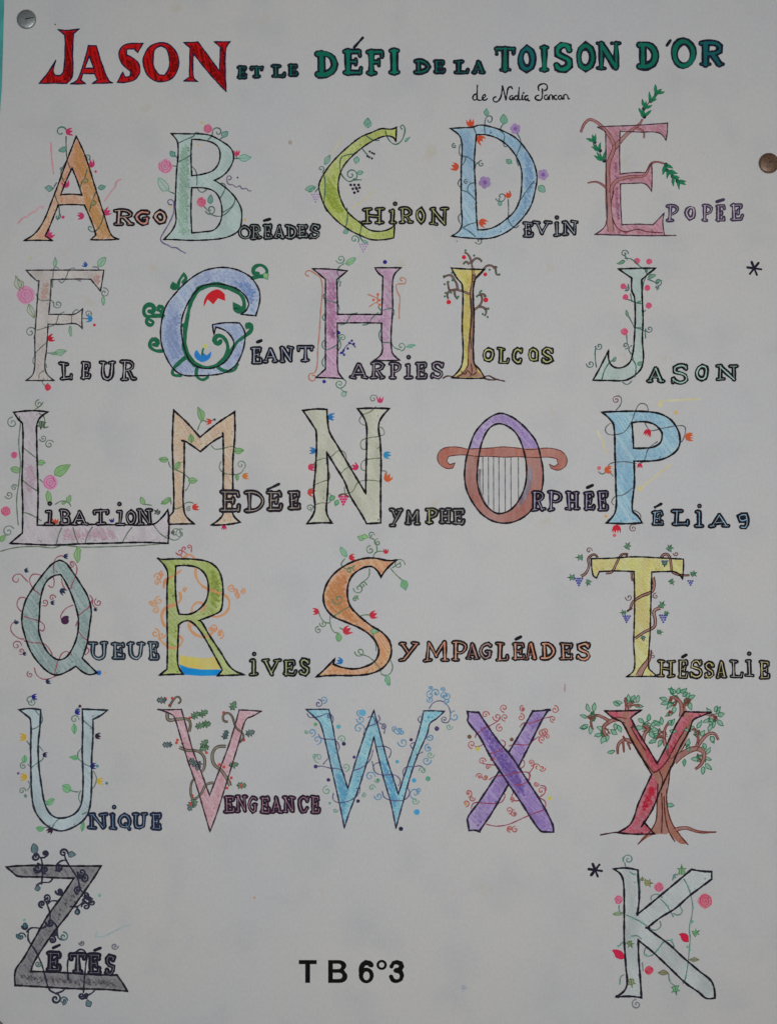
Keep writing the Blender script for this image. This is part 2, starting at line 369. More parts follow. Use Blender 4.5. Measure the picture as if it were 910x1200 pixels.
# --- small lettering: skeletons in a unit box, drawn as inked strokes with a coloured core
GL = {
'A': [(.7, [(.12, 1), (.48, 0)]), (1, [(.48, 0), (.86, 1)]), (.6, [(.27, .68), (.72, .68)]), (.6, [(0, 1), (.25, 1)]), (.6, [(.68, 1), (1, 1)])],
'B': [(1, [(.15, 0), (.15, 1)]), (.8, [(0, 0), (.6, 0), (.85, .22), (.6, .47), (.2, .48)]), (.85, [(.5, .48), (.85, .56), (1, .74), (.85, .95), (.5, 1), (0, 1)])],
'C': [(1, [(.95, .2), (.75, .02), (.45, 0), (.15, .2), (0, .5), (.12, .8), (.42, 1), (.75, .97), (.98, .78)]), (.6, [(.97, 0), (.97, .25)])],
'D': [(1, [(.2, 0), (.22, 1)]), (1, [(0, 0), (.5, 0), (.85, .2), (1, .52), (.82, .84), (.45, 1), (0, 1)])],
'E': [(1, [(.2, 0), (.2, 1)]), (.75, [(0, 0), (.9, 0)]), (.6, [(.9, 0), (.92, .22)]), (.7, [(.2, .48), (.68, .48)]), (.5, [(.68, .35), (.68, .62)]), (.75, [(0, 1), (.95, 1)]), (.6, [(.95, 1), (1, .76)])],
'F': [(1, [(.22, 0), (.22, 1)]), (.75, [(0, 0), (.92, 0)]), (.6, [(.92, 0), (.94, .25)]), (.7, [(.22, .48), (.7, .48)]), (.5, [(.72, .35), (.72, .64)]), (.7, [(0, 1), (.5, 1)])],
'G': [(1, [(.98, .12), (.75, 0), (.42, .02), (.12, .22), (0, .5), (.1, .8), (.42, 1), (.78, .95), (.82, .58)]), (.7, [(.55, .56), (1, .56)])],
'H': [(1, [(.2, 0), (.2, 1)]), (1, [(.82, 0), (.82, 1)]), (.7, [(.2, .5), (.82, .5)]), (.55, [(0, 0), (.36, 0)]), (.55, [(0, 1), (.36, 1)]), (.55, [(.66, 0), (1, 0)]), (.55, [(.66, 1), (1, 1)])],
'I': [(1, [(.5, 0), (.5, 1)]), (.7, [(.05, 0), (.95, 0)]), (.7, [(0, 1), (1, 1)])],
'L': [(1, [(.3, 0), (.28, 1)]), (.6, [(0, 0), (.6, 0)]), (.8, [(.05, 1), (.95, 1)]), (.6, [(.95, 1), (1, .74)])],
'M': [(.9, [(.12, 1), (.18, 0)]), (.9, [(.18, 0), (.5, .75)]), (.9, [(.5, .75), (.82, 0)]), (1, [(.82, 0), (.88, 1)]), (.5, [(0, 1), (.28, 1)]), (.5, [(.7, 1), (1, 1)])],
'N': [(.85, [(.17, .98), (.17, .05)]), (1, [(.17, .03), (.83, .97)]), (.85, [(.85, .95), (.85, 0)]), (.5, [(0, 0), (.25, 0)]), (.5, [(.66, 0), (1, 0)]), (.5, [(0, 1), (.34, 1)])],
'O': [(1, [(.5, 0), (.85, .15), (1, .5), (.85, .87), (.5, 1), (.15, .87), (0, .5), (.15, .15), (.5, 0)])],
'P': [(1, [(.25, 0), (.25, 1)]), (.85, [(0, 0), (.65, 0), (1, .15), (.98, .4), (.65, .56), (.3, .55)]), (.6, [(0, 1), (.5, 1)])],
'Q': [(1, [(.5, 0), (.85, .15), (.98, .5), (.82, .85), (.5, .97), (.15, .85), (0, .5), (.15, .15), (.5, 0)]), (.8, [(.55, .75), (1, 1.08)])],
'R': [(1, [(.2, 0), (.2, 1)]), (.8, [(0, 0), (.6, 0), (.85, .15), (.82, .38), (.55, .5), (.25, .5)]), (.9, [(.5, .5), (.85, 1)]), (.5, [(0, 1), (.4, 1)]), (.5, [(.72, 1), (1, 1)])],
'S': [(1, [(.92, .2), (.75, .02), (.4, 0), (.12, .14), (.15, .36), (.5, .48), (.88, .62), (.92, .85), (.6, 1), (.25, .98), (.03, .82)]), (.5, [(.96, 0), (.93, .22)]), (.5, [(0, 1), (.03, .78)])],
'T': [(1, [(.5, 0), (.5, 1)]), (.75, [(0, 0), (1, 0)]), (.5, [(0, 0), (.03, .24)]), (.5, [(1, 0), (.97, .24)]), (.6, [(.25, 1), (.75, 1)])],
'U': [(1, [(.18, 0), (.18, .6), (.3, .92), (.55, 1), (.78, .85), (.84, .5), (.84, 0)]), (.55, [(0, 0), (.36, 0)]), (.55, [(.66, 0), (1, 0)])],
'V': [(1, [(.15, 0), (.5, 1)]), (.9, [(.5, 1), (.85, 0)]), (.55, [(0, 0), (.32, 0)]), (.55, [(.68, 0), (1, 0)])],
'Y': [(.9, [(.12, 0), (.45, .5)]), (.9, [(.9, 0), (.2, 1)]), (.5, [(0, 0), (.3, 0)]), (.5, [(.7, 0), (1, 0)]), (.5, [(0, 1), (.3, 1)])],
'i': [(1, [(.5, 0), (.5, 1)]), (.6, [(.1, 0), (.6, 0)]), (.7, [(0, 1), (1, 1)])],
'9': [(1, [(.9, .35), (.6, .5), (.2, .42), (.1, .15), (.4, 0), (.8, .05), (.98, .35), (.95, .75), (.7, .98), (.3, .95)])],
'm': [(.9, [(.12, .1), (.12, 1)]), (1, [(.5, .1), (.5, 1)]), (.9, [(.9, .1), (.9, 1)]), (.9, [(0, .08), (1, .08)]), (.4, [(.3, 1), (.7, 1)])],
}
def glyph(ch, box, W, col, lw=1.25, inkc=INK, dot=None, acc=None, cov=.9, parent=None, jit=.75, skew=0):
    W *= WK; lw *= LW
    x0, y0 = P(box[:2]); x1, y1 = P(box[2:]); h = W / 2 * .8
    x0 += h; y0 += h; x1 -= h; y1 -= h
    g = Mark(); mi = ink(inkc); mc = pencil(col, cov)
    strokes = []
    for k, pts in GL[ch]:
        q = [(x0 + (x1 - x0) * px + random.uniform(-jit, jit) + skew * (.5 - py), y0 + (y1 - y0) * py + random.uniform(-jit, jit)) for px, py in pts]
        if pts[0] == pts[-1]: q[-1] = q[0]
        strokes.append((max(W * k, lw * 2 + .5), q))
    def cl(q): return len(q) > 3 and q[0] == q[-1]
    if acc:
        a, b = P(acc[:2]), P(acc[2:]); g.stroke([a, b], 3.4, mi, z=ZW + .001e-3); 
    if dot:
        c = P(dot[:2]); g.disc(c, 2.9, mi, ZW + .002e-3, 12); g.disc(c, 1.2, ink(tuple(min(170, v + 50) for v in inkc)), ZX, 8)
    for i, (k, q) in enumerate(strokes):
        c = cl(q); g.stroke(q[:-1] if c else q, k, mi, c, ZW + (3 + 2 * i) * .0015e-3, corner=75)
    for i, (k, q) in enumerate(strokes):
        c = cl(q); g.stroke(q[:-1] if c else q, max(.5, k - 2 * lw), mc, c, ZX + (3 + 2 * i) * .0015e-3, corner=75)
    return g.build('letter', parent)
def word(label, items, W, col, lw=1.25, inkc=INK, name='word', cov=.9, cols=None, jit=.75, skew=0):
    e = bpy.data.objects.new(name, None); COL.objects.link(e); e.parent = POSTER; e['label'] = label
    for n, it in enumerate(items):
        kw = it[2] if len(it) > 2 else {}
        glyph(it[0], it[1], kw.get('W', W), kw.get('col', col), kw.get('lw', lw), inkc, kw.get('dot'), kw.get('acc'), cov, e, jit, skew)
    return e
def B(ch, x0, y0, x1, y1, **kw): return (ch, (x0, y0, x1, y1), kw)

# ------------------------------------------------------------------ wall and sheets
def slab(name, pts, y0, y1, m, parent=None):
    me = bpy.data.meshes.new(name); n = len(pts)
    v = [((x - 455) * PX, y0, (600 - y) * PX) for x, y in pts] + [((x - 455) * PX, y1, (600 - y) * PX) for x, y in pts]
    f = [tuple(range(n)), tuple(reversed(range(n, 2 * n)))] + [(i, i + n, (i + 1) % n + n, (i + 1) % n) for i in range(n)]
    me.from_pydata(v, [], f); me.materials.append(m); me.update()
    import bmesh
    bm = bmesh.new(); bm.from_mesh(me); bmesh.ops.recalc_face_normals(bm, faces=bm.faces); bm.to_mesh(me); bm.free()
    o = bpy.data.objects.new(name, me); COL.objects.link(o)
    if parent: o.parent = parent
    return o
def plain(name, c, c2, rough=.7, sc=60):
    m, nt, b = nodes(name); co = objco(nt)
    nt.links.new(mix(nt, ramp(nt, noise(nt, co, sc, 4), .35, .65), alb(c), alb(c2)), b.inputs['Base Color'])
    b.inputs['Roughness'].default_value = rough; return m
wall = slab('wall', [(-700, -500), (1700, -500), (1700, 1700), (-700, 1700)], .012, .03, plain('painted_wall', (158, 160, 172), (150, 153, 166)))
wall['kind'] = 'structure'
back = slab('backing_sheet', [(1.5, -80), (1000, -80), (1000, 1330), (-40, 1330), (-12, 330)], .0022, .0034, plain('teal_card', (48, 122, 122), (58, 140, 136), .6, 120))
back['label'] = 'teal card showing as a thin strip along the left edge of the white poster'; back['category'] = 'card'
POSTER = bpy.data.objects.new('poster', None); COL.objects.link(POSTER)
POSTER['label'] = 'white poster of hand drawn ornamental alphabet letters with a red and green title'
POSTER['category'] = 'poster'
slab('paper_sheet', [(6.8, -60), (985, -60), (985, 1310), (-30, 1310), (-14, 400), (-1, 150), (2.6, 100)], 0, .0006, paper_mat(), POSTER)
back2 = POSTER

def tack(name, label, cat, x, y, r, c, c2, rot, metallic, mark):
    import bmesh
    R = r * PX
    prof = [(.98, .03), (1.02, .09), (1.0, .16), (.93, .22), (.82, .25), (.55, .285), (.3, .30), (.12, .30), (0, .30)]
    bm = bmesh.new(); rings = []
    N = 40
    for pr, pz in prof[:-1]:
        rings.append([bm.verts.new((R * pr * math.cos(6.2832 * k / N), -R * pz, R * pr * math.sin(6.2832 * k / N))) for k in range(N)])
    ctr = bm.verts.new((0, -R * .30, 0))
    for a, b in zip(rings, rings[1:]):
        for k in range(N): bm.faces.new((a[k], a[(k + 1) % N], b[(k + 1) % N], b[k]))
    for k in range(N): bm.faces.new((rings[-1][k], rings[-1][(k + 1) % N], ctr))
    bm.faces.new(rings[0])
    bmesh.ops.recalc_face_normals(bm, faces=bm.faces)
    for f in bm.faces: f.smooth = True
    m, nt, b = nodes(name + '_metal'); co = objco(nt)
    col = mix(nt, ramp(nt, noise(nt, co, 700, 4), .35, .7), alb(c, .8), alb(c2, .8))
    nt.links.new(col, b.inputs['Base Color']); b.inputs['Metallic'].default_value = metallic; b.inputs['Roughness'].default_value = .38
    bp = nt.nodes.new('ShaderNodeBump'); bp.inputs['Strength'].default_value = .5; bp.inputs['Distance'].default_value = .0002
    nt.links.new(noise(nt, co, 1800, 2), bp.inputs['Height']); nt.links.new(bp.outputs[0], b.inputs['Normal'])
    root = bpy.data.objects.new(name, None); COL.objects.link(root)
    root.location = ((x - 455) * PX, -.0001, (600 - y) * PX); root['label'] = label; root['category'] = cat
    root['group'] = 'round metal drawing pins'
    me = bpy.data.meshes.new('head'); bm.to_mesh(me); bm.free(); me.materials.append(m)
    h = bpy.data.objects.new('head', me); COL.objects.link(h); h.parent = root
    # punched tongue of the pin: a small raised wedge and its slot
    me = bpy.data.meshes.new('point_tab'); t = R * .045; L = R * mark; a = math.radians(rot)
    v = []
    for (u, s) in ((-.12, -1), (-.12, 1), (1, .45), (1, -.45)):
        for yy in (-.325, -.24): v.append((L * u * math.cos(a) - t * 1.6 * s * math.sin(a), R * (yy if u < 0 else yy + .02), L * u * math.sin(a) + t * 1.6 * s * math.cos(a)))
    me.from_pydata(v, [], [(0, 2, 4, 6), (7, 5, 3, 1), (0, 1, 3, 2), (2, 3, 5, 4), (4, 5, 7, 6), (6, 7, 1, 0)]); me.update()
    md, nt, b = nodes(name + '_slot'); b.inputs['Base Color'].default_value = (.02, .02, .022, 1); b.inputs['Roughness'].default_value = .6
    me.materials.append(md); o = bpy.data.objects.new('point_tab', me); COL.objects.link(o); o.parent = root
    # pin shank into the wall
    me = bpy.data.meshes.new('shank'); v = []; f = []
    for k in range(8):
        q = 6.2832 * k / 8; v += [(R * .08 * math.cos(q), 0, R * .08 * math.sin(q)), (R * .02 * math.cos(q), .008, R * .02 * math.sin(q))]
    for k in range(8): f.append((2 * k, 2 * ((k + 1) % 8), 2 * ((k + 1) % 8) + 1, 2 * k + 1))
    me.from_pydata(v, [], f); me.materials.append(m); o = bpy.data.objects.new('shank', me); COL.objects.link(o); o.parent = root
tack('drawing_pin', 'silver grey round drawing pin at the top left corner of the poster', 'drawing pin', 31.5, 23, 11.2, (120, 124, 124), (92, 97, 98), 12, .55, .8)
tack('drawing_pin', 'brown brass round drawing pin at the right edge of the poster', 'drawing pin', 900, 191.5, 11.8, (92, 68, 50), (54, 38, 30), 60, .2, .22)
tack('drawing_pin', 'dark drawing pin just cut off by the bottom left corner', 'drawing pin', -5.5, 1206, 11.2, (70, 68, 62), (52, 50, 46), 30, .1, .3)

# ------------------------------------------------------------------ title
RED = (158, 2, 14); GRN = (8, 90, 74); NAVY = (22, 20, 44)
frame(0, 0, 300)
TW = bpy.data.objects.new('title_word', None); COL.objects.link(TW); TW.parent = POSTER; TW['label'] = 'big red serif title word JASON'
def tl(outer, holes=(), c=RED, wd=1.6):
    g = Mark(); g.fill(PP(outer), [PP(h) for h in holes], pencil(c, 1.0, .6), ZF)
    hatch(g, [smooth(PP(l), True, 2.2) for l in [outer] + list(holes)], (92, 0, 8), 1.35, 2.0, 2.2, ZF + .002e-3, (0, 6), .25, .6)
    for k, l in enumerate([outer] + list(holes)): g.stroke(PP(l), wd, ink(NAVY), True, ZO + k * .003e-3)
    g.build('letter', TW)
def ell(cx, cy, rx, ry, n=14, ph=0): return [(cx + rx * math.cos(6.2832 * k / n + ph), cy + ry * math.sin(6.2832 * k / n + ph)) for k in range(n)]
tl([(208, 106), (245, 108), (283, 103), (262, 120), (259, 190), (258, 270), (238, 297), (190, 296), (140, 297), (172, 258), (200, 213), (190, 250), (197, 268), (213, 270), (226, 255), (232, 190), (232, 125)])
tl([(250, 299), (276, 284), (300, 220), (315, 163), (343, 163), (362, 225), (387, 286), (403, 295), (330, 297), (347, 285), (337, 262), (295, 262), (288, 285), (305, 298)], [[(318, 198), (334, 243), (302, 243)]])
tl([(508, 155), (490, 187), (478, 174), (452, 175), (450, 195), (490, 222), (498, 258), (478, 284), (445, 293), (418, 293), (437, 258), (446, 275), (463, 272), (466, 255), (432, 222), (424, 188), (440, 162), (470, 155)])
tl([(575, 152), (610, 165), (634, 205), (632, 245), (612, 278), (575, 291), (538, 280), (514, 245), (511, 205), (535, 165)], [[(572, 163), (592, 175), (603, 210), (600, 245), (585, 268), (565, 266), (548, 240), (545, 205), (552, 175)]])
tl([(655, 152), (704, 150), (745, 205), (781, 255), (784, 168), (762, 149), (817, 149), (803, 175), (801, 250), (804, 326), (745, 262), (688, 190), (688, 275), (702, 290), (655, 288), (674, 274), (676, 170)])
CUR[0] = TW; blob(197, 87, 3, (120, 50, 50), 'ink_spot'); 
frame(260, 20, 300)
TG = dict(name='title_word', cov=1.0, inkc=(18, 22, 34), jit=.3)
word('small green title words ET LE', [B('E', 52, 172, 92, 222), B('T', 98, 172, 150, 219), B('L', 172, 168, 230, 217), B('E', 233, 165, 273, 213)], 5.2, GRN, 1.35, **TG)
word('big green title word DÉFI', [B('D', 330, 120, 412, 215), B('E', 426, 112, 505, 209, acc=(470, 108, 500, 74)), B('F', 508, 114, 583, 210), B('I', 588, 110, 636, 208, col=(6, 104, 84))], 7.8, GRN, 1.3, **TG)
word('small green title word DE', [B('D', 680, 150, 741, 204), B('E', 748, 151, 796, 203)], 5.6, GRN, 1.45, **TG)
word('small green title word LA', [B('L', 820, 152, 880, 204), B('A', 884, 153, 938, 205)], 5.6, GRN, 1.45, **TG)
frame(540, 20, 370)
word('big green title word TOISON', [B('T', 93, 84, 160, 161), B('O', 163, 83, 214, 158, col=(10, 84, 86)), B('I', 222, 80, 256, 160), B('S', 265, 74, 322, 159, col=(6, 104, 82)), B('O', 330, 75, 386, 156), B('N', 384, 68, 464, 156)], 7.2, GRN, 1.3, **TG)
word("big green title word D'OR", [B('D', 505, 72, 568, 152), B('O', 604, 62, 676, 149, acc=(592, 82, 602, 68)), B('R', 682, 67, 762, 145, col=(10, 78, 82))], 7.8, GRN, 1.3, **TG)
frame(545, 90, 130)
sig = bpy.data.objects.new('signature', None); COL.objects.link(sig); sig.parent = POSTER; sig['label'] = 'small handwritten author line in black pen under the title'
CUR[0] = sig
SG = (26, 24, 34)
lines([[(98, 70), (96, 120), (96, 180), (108, 192), (140, 188)], [(94, 140), (70, 150), (60, 175), (75, 192), (94, 180)], [(138, 178), (165, 160), (158, 145), (142, 160), (142, 185), (160, 192), (178, 180)]], SG, 1.25, 'handwriting')
lines([[(250, 165), (230, 175), (232, 200), (260, 205), (288, 170), (300, 110), (303, 75)], [(303, 75), (320, 140), (332, 190)], [(332, 190), (340, 140), (350, 95), (372, 82), (384, 98)]], SG, 1.35, 'handwriting')
lines([[(385, 155), (368, 160), (362, 180), (378, 188), (388, 165), (392, 188)], [(428, 158), (408, 160), (402, 180), (418, 190), (430, 175)], [(440, 90), (436, 140), (436, 185), (450, 188)], [(468, 150), (464, 185), (474, 188)], [(510, 155), (492, 160), (486, 180), (500, 190), (512, 172), (514, 196), (525, 196)], [(473, 134), (480, 131)]], SG, 1.35, 'handwriting')
lines([[(630, 100), (630, 150), (622, 185), (598, 192), (572, 178), (580, 158), (600, 152)], [(600, 110), (598, 78), (618, 62), (650, 58), (670, 75), (664, 105), (648, 112)]], SG, 1.35, 'handwriting')
lines([[(668, 150), (648, 158), (650, 182), (668, 186), (678, 160), (680, 186)], [(688, 186), (690, 152), (706, 148), (712, 170), (714, 186)], [(745, 152), (728, 158), (728, 180), (748, 184)], [(780, 154), (764, 160), (762, 180), (778, 186), (788, 160), (794, 184)], [(806, 184), (808, 150), (826, 146), (838, 160), (842, 182), (852, 180)], [(720, 160), (726, 160)]], SG, 1.25, 'handwriting')

# ------------------------------------------------------------------ colours of pens and pencils
VG = (92, 118, 110); TEAL = (66, 128, 112); LG = (104, 146, 92); MG = (78, 130, 78); PINK = (178, 52, 92); REDF = (186, 40, 58)
ORG = (212, 84, 50); PUR = (128, 92, 150); BLU = (40, 104, 170); NVB = (42, 44, 110); GOLD = (206, 156, 90); OLV = (118, 112, 60)
def ray(pts, c, wd=1.3): return line(pts, c, wd, 'pencil_ray', True)

# A
frame(20, 140, 180)
big('letter_drawing', 'orange capital letter A with small red tulips', [(42, 718), (108, 675), (160, 600), (205, 490), (240, 400), (298, 240), (325, 170), (352, 100), (405, 215), (470, 420), (515, 560), (560, 685), (608, 710), (520, 714), (437, 713), (468, 685), (455, 640), (430, 575), (400, 508), (320, 504), (245, 508), (225, 560), (192, 640), (168, 690), (210, 718), (120, 716)],
    [[(327, 288), (360, 370), (385, 448), (320, 443), (260, 447), (290, 370)]], (204, 148, 120), 1.5, .85,
    extra=[([(345, 120), (362, 140), (405, 225), (470, 425), (515, 565), (560, 690), (600, 708), (445, 710), (470, 685), (440, 580), (392, 470), (388, 430), (345, 300), (320, 270)], (214, 142, 82), .9)])
for p in ([(292, 100), (292, 160), (298, 235), (320, 300)], [(262, 330), (280, 370), (290, 385)], [(415, 300), (400, 350), (385, 372), (375, 410)], [(470, 425), (448, 480), (430, 545)], [(222, 440), (235, 475), (248, 510), (252, 560), (240, 595)], [(515, 560), (498, 620), (465, 662), (440, 665)], [(298, 240), (265, 300), (262, 330)], [(432, 225), (435, 255)], [(235, 375), (215, 410)]):
    line(p, (96, 104, 84), .95)
curl(262, 72, 28, 20, .8, TEAL, 1.1, rin=.4); curl(418, 222, 16, -60, 1, VG); curl(240, 575, 20, 60, -.8, TEAL); curl(437, 642, 16, -90, -.8, TEAL); curl(262, 296, 12, 0, .7, VG)
leaf(296, 172, 195, 48, 30, TEAL, VG); leaf(214, 412, 175, 48, 34, TEAL, VG); leaf(482, 408, 15, 42, 30, TEAL, VG); leaf(405, 378, 95, 32, 34, OLV); leaf(455, 510, 95, 32, 30, OLV)
for a in ((288, 75, 5, 42), (448, 285, 110, 44), (298, 405, 110, 44), (515, 560, 30, 42), (400, 572, 180, 42), (180, 700, 45, 46)): tulip(a[0], a[1], a[2], a[3], PINK)
for a in ((467, 309, 8), (274, 579, 10)): blob(*a, PINK)
ray([(202, 138), (205, 200), (210, 260), (218, 322)], (176, 112, 122)); ray([(8, 615), (40, 582), (60, 578), (85, 555), (110, 545), (128, 525), (150, 516), (154, 528)], (178, 128, 134)); ray([(520, 484), (560, 425), (582, 400), (590, 372), (615, 355)], (178, 128, 134))
frame(130, 235, 70)
word('small word RGO with pinkish orange colouring beside the orange A', [B('R', 40, 130, 378, 385), B('G', 370, 140, 610, 385, col=(176, 112, 96)), B('O', 655, 150, 855, 358)], 5.4, (182, 146, 128), 1.25)

# B
frame(180, 140, 200)
big('letter_drawing', 'pale green capital letter B with pink roses', [(95, 76), (180, 77), (290, 82), (360, 115), (412, 155), (427, 205), (405, 262), (370, 300), (325, 325), (385, 365), (430, 410), (465, 470), (470, 530), (455, 590), (400, 625), (320, 640), (200, 645), (110, 641), (55, 640), (116, 560), (116, 460), (122, 300), (130, 130)],
    [[(204, 106), (270, 112), (325, 130), (352, 165), (350, 225), (320, 270), (262, 292), (204, 300), (200, 200)], [(204, 365), (270, 366), (325, 385), (355, 430), (365, 500), (352, 555), (320, 590), (260, 600), (204, 605), (200, 480)]], (146, 176, 168), 1.5, .8,
    extra=[([(140, 130), (192, 120), (190, 300), (192, 480), (190, 630), (130, 630), (125, 480), (132, 300)], (138, 166, 148), .8)])
for p in ([(130, 128), (170, 108), (215, 88), (225, 70), (248, 76)], [(130, 228), (175, 205), (205, 185)], [(202, 250), (225, 275), (232, 320), (230, 350)], [(232, 362), (255, 388), (285, 372)], [(360, 340), (382, 350), (378, 378), (355, 420)], [(435, 410), (425, 455), (370, 495)], [(290, 110), (315, 85)], [(85, 385), (118, 398)], [(105, 180), (125, 205)], [(98, 246), (120, 250)], [(425, 210), (458, 208)], [(440, 195), (445, 208)], [(268, 462), (285, 480), (320, 512), (370, 512), (425, 460)], [(355, 105), (370, 95)], [(100, 195), (112, 180)]):
    line(p, VG, .95)
curl(342, 68, 26, 200, -1.1, VG, 1, stem=[(312, 80)]); curl(305, 480, 26, 200, 1.2, VG, 1.0)
rose(64, 250, 38, (180, 80, 112)); rose(290, 50, 24, (190, 66, 96)); rose(256, 442, 26, (192, 58, 88)); tulip(443, 196, 90, 32, (192, 58, 88))
leaf(80, 382, 130, 88, 46, (150, 164, 156), TEAL, TEAL); leaf(112, 200, 125, 38, 28, TEAL, VG); leaf(366, 96, 50, 44, 30, TEAL, VG); leaf(456, 208, 5, 64, 36, (136, 166, 152), TEAL, TEAL); leaf(302, 452, 85, 50, 28, TEAL, VG)
line([(98, 455), (82, 452), (78, 434), (95, 428), (108, 442), (106, 500), (85, 550), (50, 610), (38, 638), (50, 658), (80, 672), (95, 682), (120, 684), (145, 700), (170, 713)], (116, 110, 150), 1.1)
line([(398, 322), (412, 318), (412, 305), (398, 302), (390, 320), (400, 345), (425, 350), (440, 362), (460, 355), (472, 370), (495, 368), (505, 380), (520, 381)], (126, 114, 140), 1.0)
blob(448, 310, 5, (60, 50, 70)); blob(258, 18, 8, GOLD, soft=True); blob(238, 136, 7, GOLD, soft=True); blob(488, 535, 8, GOLD, soft=True); blob(95, 468, 7, GOLD, soft=True)
word('small word ORÉADES with pale green colouring beside the green B', [B('O', 447, 565, 525, 642), B('R', 514, 560, 582, 641), B('E', 583, 556, 637, 641, acc=(590, 540, 620, 532)), B('A', 636, 560, 706, 639), B('D', 700, 560, 766, 637), B('E', 764, 558, 824, 636), B('S', 828, 555, 890, 637)], 4.4, (146, 164, 158), 1.3)

# C
frame(350, 140, 180)
big('letter_drawing', 'lime green capital letter C with black grapes and vine', [(578, 48), (545, 58), (490, 55), (430, 78), (370, 103), (300, 155), (220, 230), (160, 305), (120, 385), (128, 445), (160, 525), (225, 600), (300, 655), (370, 690), (430, 712), (500, 713), (562, 702), (568, 620), (545, 645), (490, 662), (420, 655), (360, 610), (300, 560), (262, 505), (235, 420), (240, 340), (270, 270), (330, 205), (400, 150), (470, 112), (520, 98), (560, 108), (575, 135)],
    [], (158, 166, 84), 1.5, .9, extra=[([(180, 310), (230, 290), (228, 400), (250, 500), (275, 560), (260, 590), (190, 510), (150, 420)], (140, 158, 60), .9)])
for p in ([(512, 55), (520, 95), (540, 130), (572, 148), (605, 130), (622, 95), (628, 55), (615, 32), (602, 45), (612, 58)], [(400, 98), (440, 122), (475, 125)], [(325, 205), (280, 212), (250, 230), (245, 300), (262, 340), (300, 368), (330, 350)], [(142, 310), (155, 360), (155, 430), (150, 500), (165, 545)], [(285, 525), (288, 590), (275, 640)], [(362, 600), (372, 625), (362, 690), (385, 725)], [(372, 170), (410, 215)], [(330, 358), (370, 358)], [(98, 430), (118, 405)]):
    line(p, (74, 118, 96), 1.0)
curl(310, 328, 34, -60, 1.3, (80, 130, 118), 1.1); curl(132, 292, 18, -60, 1.1, TEAL); curl(330, 710, 24, -40, 1.2, TEAL)
for a in ((408, 52, 90, 60, 46), (338, 260, 80, 42, 28), (345, 318, 10, 36, 24), (155, 265, 60, 62, 30), (100, 404, 190, 60, 34), (60, 430, 40, 52, 16), (262, 672, 30, 40, 24), (372, 718, -20, 42, 16), (628, 130, 40, 40, 14), (408, 30, 90, 32, 30)):
    leaf(*a, (88, 146, 124), VG, cov=.75)
grapes(330, 388, 24, (35, 30, 45), 3); [blob(x, y, 7, (35, 30, 45), 'grape') for x, y in ((420, 190), (434, 198), (446, 204), (406, 218), (418, 224), (433, 231))]
grapes(100, 445, 15, (136, 112, 150), 4); grapes(382, 740, 15, (136, 112, 150), 4); grapes(350, 405, 22, (35, 30, 45), 2)
ray([(260, 105), (230, 150), (190, 210)], (178, 170, 140)); ray([(450, 420), (380, 480), (315, 525)], (178, 170, 134))
word('small word HiRON with lime green colouring over the foot of the green C', [B('H', 370, 522, 512, 624), B('i', 530, 532, 580, 622, dot=(570, 500)), B('R', 588, 520, 682, 620), B('O', 690, 524, 752, 616), B('N', 768, 520, 888, 630)], 4.6, (156, 162, 92), 1.25)

# D
frame(510, 130, 180)
big('letter_drawing', 'light blue capital letter D with orange and violet flowers', [(85, 104), (160, 100), (215, 97), (265, 84), (340, 98), (405, 122), (480, 165), (540, 235), (580, 305), (600, 390), (590, 470), (565, 560), (520, 630), (455, 695), (380, 738), (300, 757), (180, 752), (95, 742), (152, 690), (152, 560), (152, 340), (150, 165)],
    [[(242, 142), (300, 142), (370, 165), (430, 210), (480, 275), (508, 350), (510, 430), (500, 520), (470, 590), (420, 640), (355, 685), (300, 702), (250, 705), (242, 620), (238, 480), (230, 300)]], (138, 166, 186), 1.5, .85,
    extra=[([(520, 230), (565, 300), (590, 390), (560, 540), (500, 620), (520, 480), (525, 350)], (122, 150, 182), .8)])
for p in ([(292, 135), (290, 90), (300, 40), (325, 30), (335, 50), (320, 68), (308, 55)], [(405, 75), (385, 110), (408, 145), (402, 195), (412, 212), (430, 205)], [(480, 130), (505, 190), (480, 270), (490, 325)], [(585, 415), (545, 465), (500, 530), (488, 545)], [(430, 525), (432, 600), (430, 640), (445, 670), (470, 692), (492, 680)], [(145, 200), (140, 240), (148, 265), (185, 272), (235, 305)], [(178, 275), (172, 300), (155, 325)], [(240, 428), (205, 432), (190, 460), (192, 475)], [(152, 470), (190, 482), (230, 520), (245, 545)], [(165, 690), (200, 672), (248, 660)], [(160, 690), (200, 715), (235, 745)], [(235, 340), (240, 315), (255, 305)], [(148, 610), (135, 630), (145, 665)], [(150, 400), (133, 430), (145, 450)], [(225, 95), (240, 135)], [(385, 545), (375, 520)]):
    line(p, (84, 110, 118), .95)
for a in ((112, 208, 14), (272, 314, 18), (182, 420, 13), (388, 508, 30), (258, 770, 20)): curl(a[0], a[1], a[2], random.choice((0, 90, 200)), 1.1, VG)
for a in ((210, 95, 100, 46), (246, 152, -40, 50), (138, 340, 160, 48), (440, 515, 120, 40), (258, 650, -30, 48)): tulip(*a, (208, 70, 44))
for a in ((472, 106, 31), (636, 378, 33), (292, 424, 37)): blossom(*a, (134, 106, 154), cen=(106, 74, 134))
for a in ((300, 30, 90, 44, 26), (405, 78, 92, 56, 40), (450, 308, 150, 36, 30), (608, 448, -35, 52, 36), (382, 562, 95, 28, 24)): leaf(*a, (74, 138, 112), VG)
blob(127, 772, 4, (90, 90, 100))
word('small word EViN in dark blue outline beside the blue D', [B('E', 513, 655, 582, 750), B('V', 572, 650, 690, 738), B('i', 697, 658, 742, 747, dot=(718, 632)), B('N', 744, 648, 846, 742)], 4.4, (150, 160, 170), 1.25)

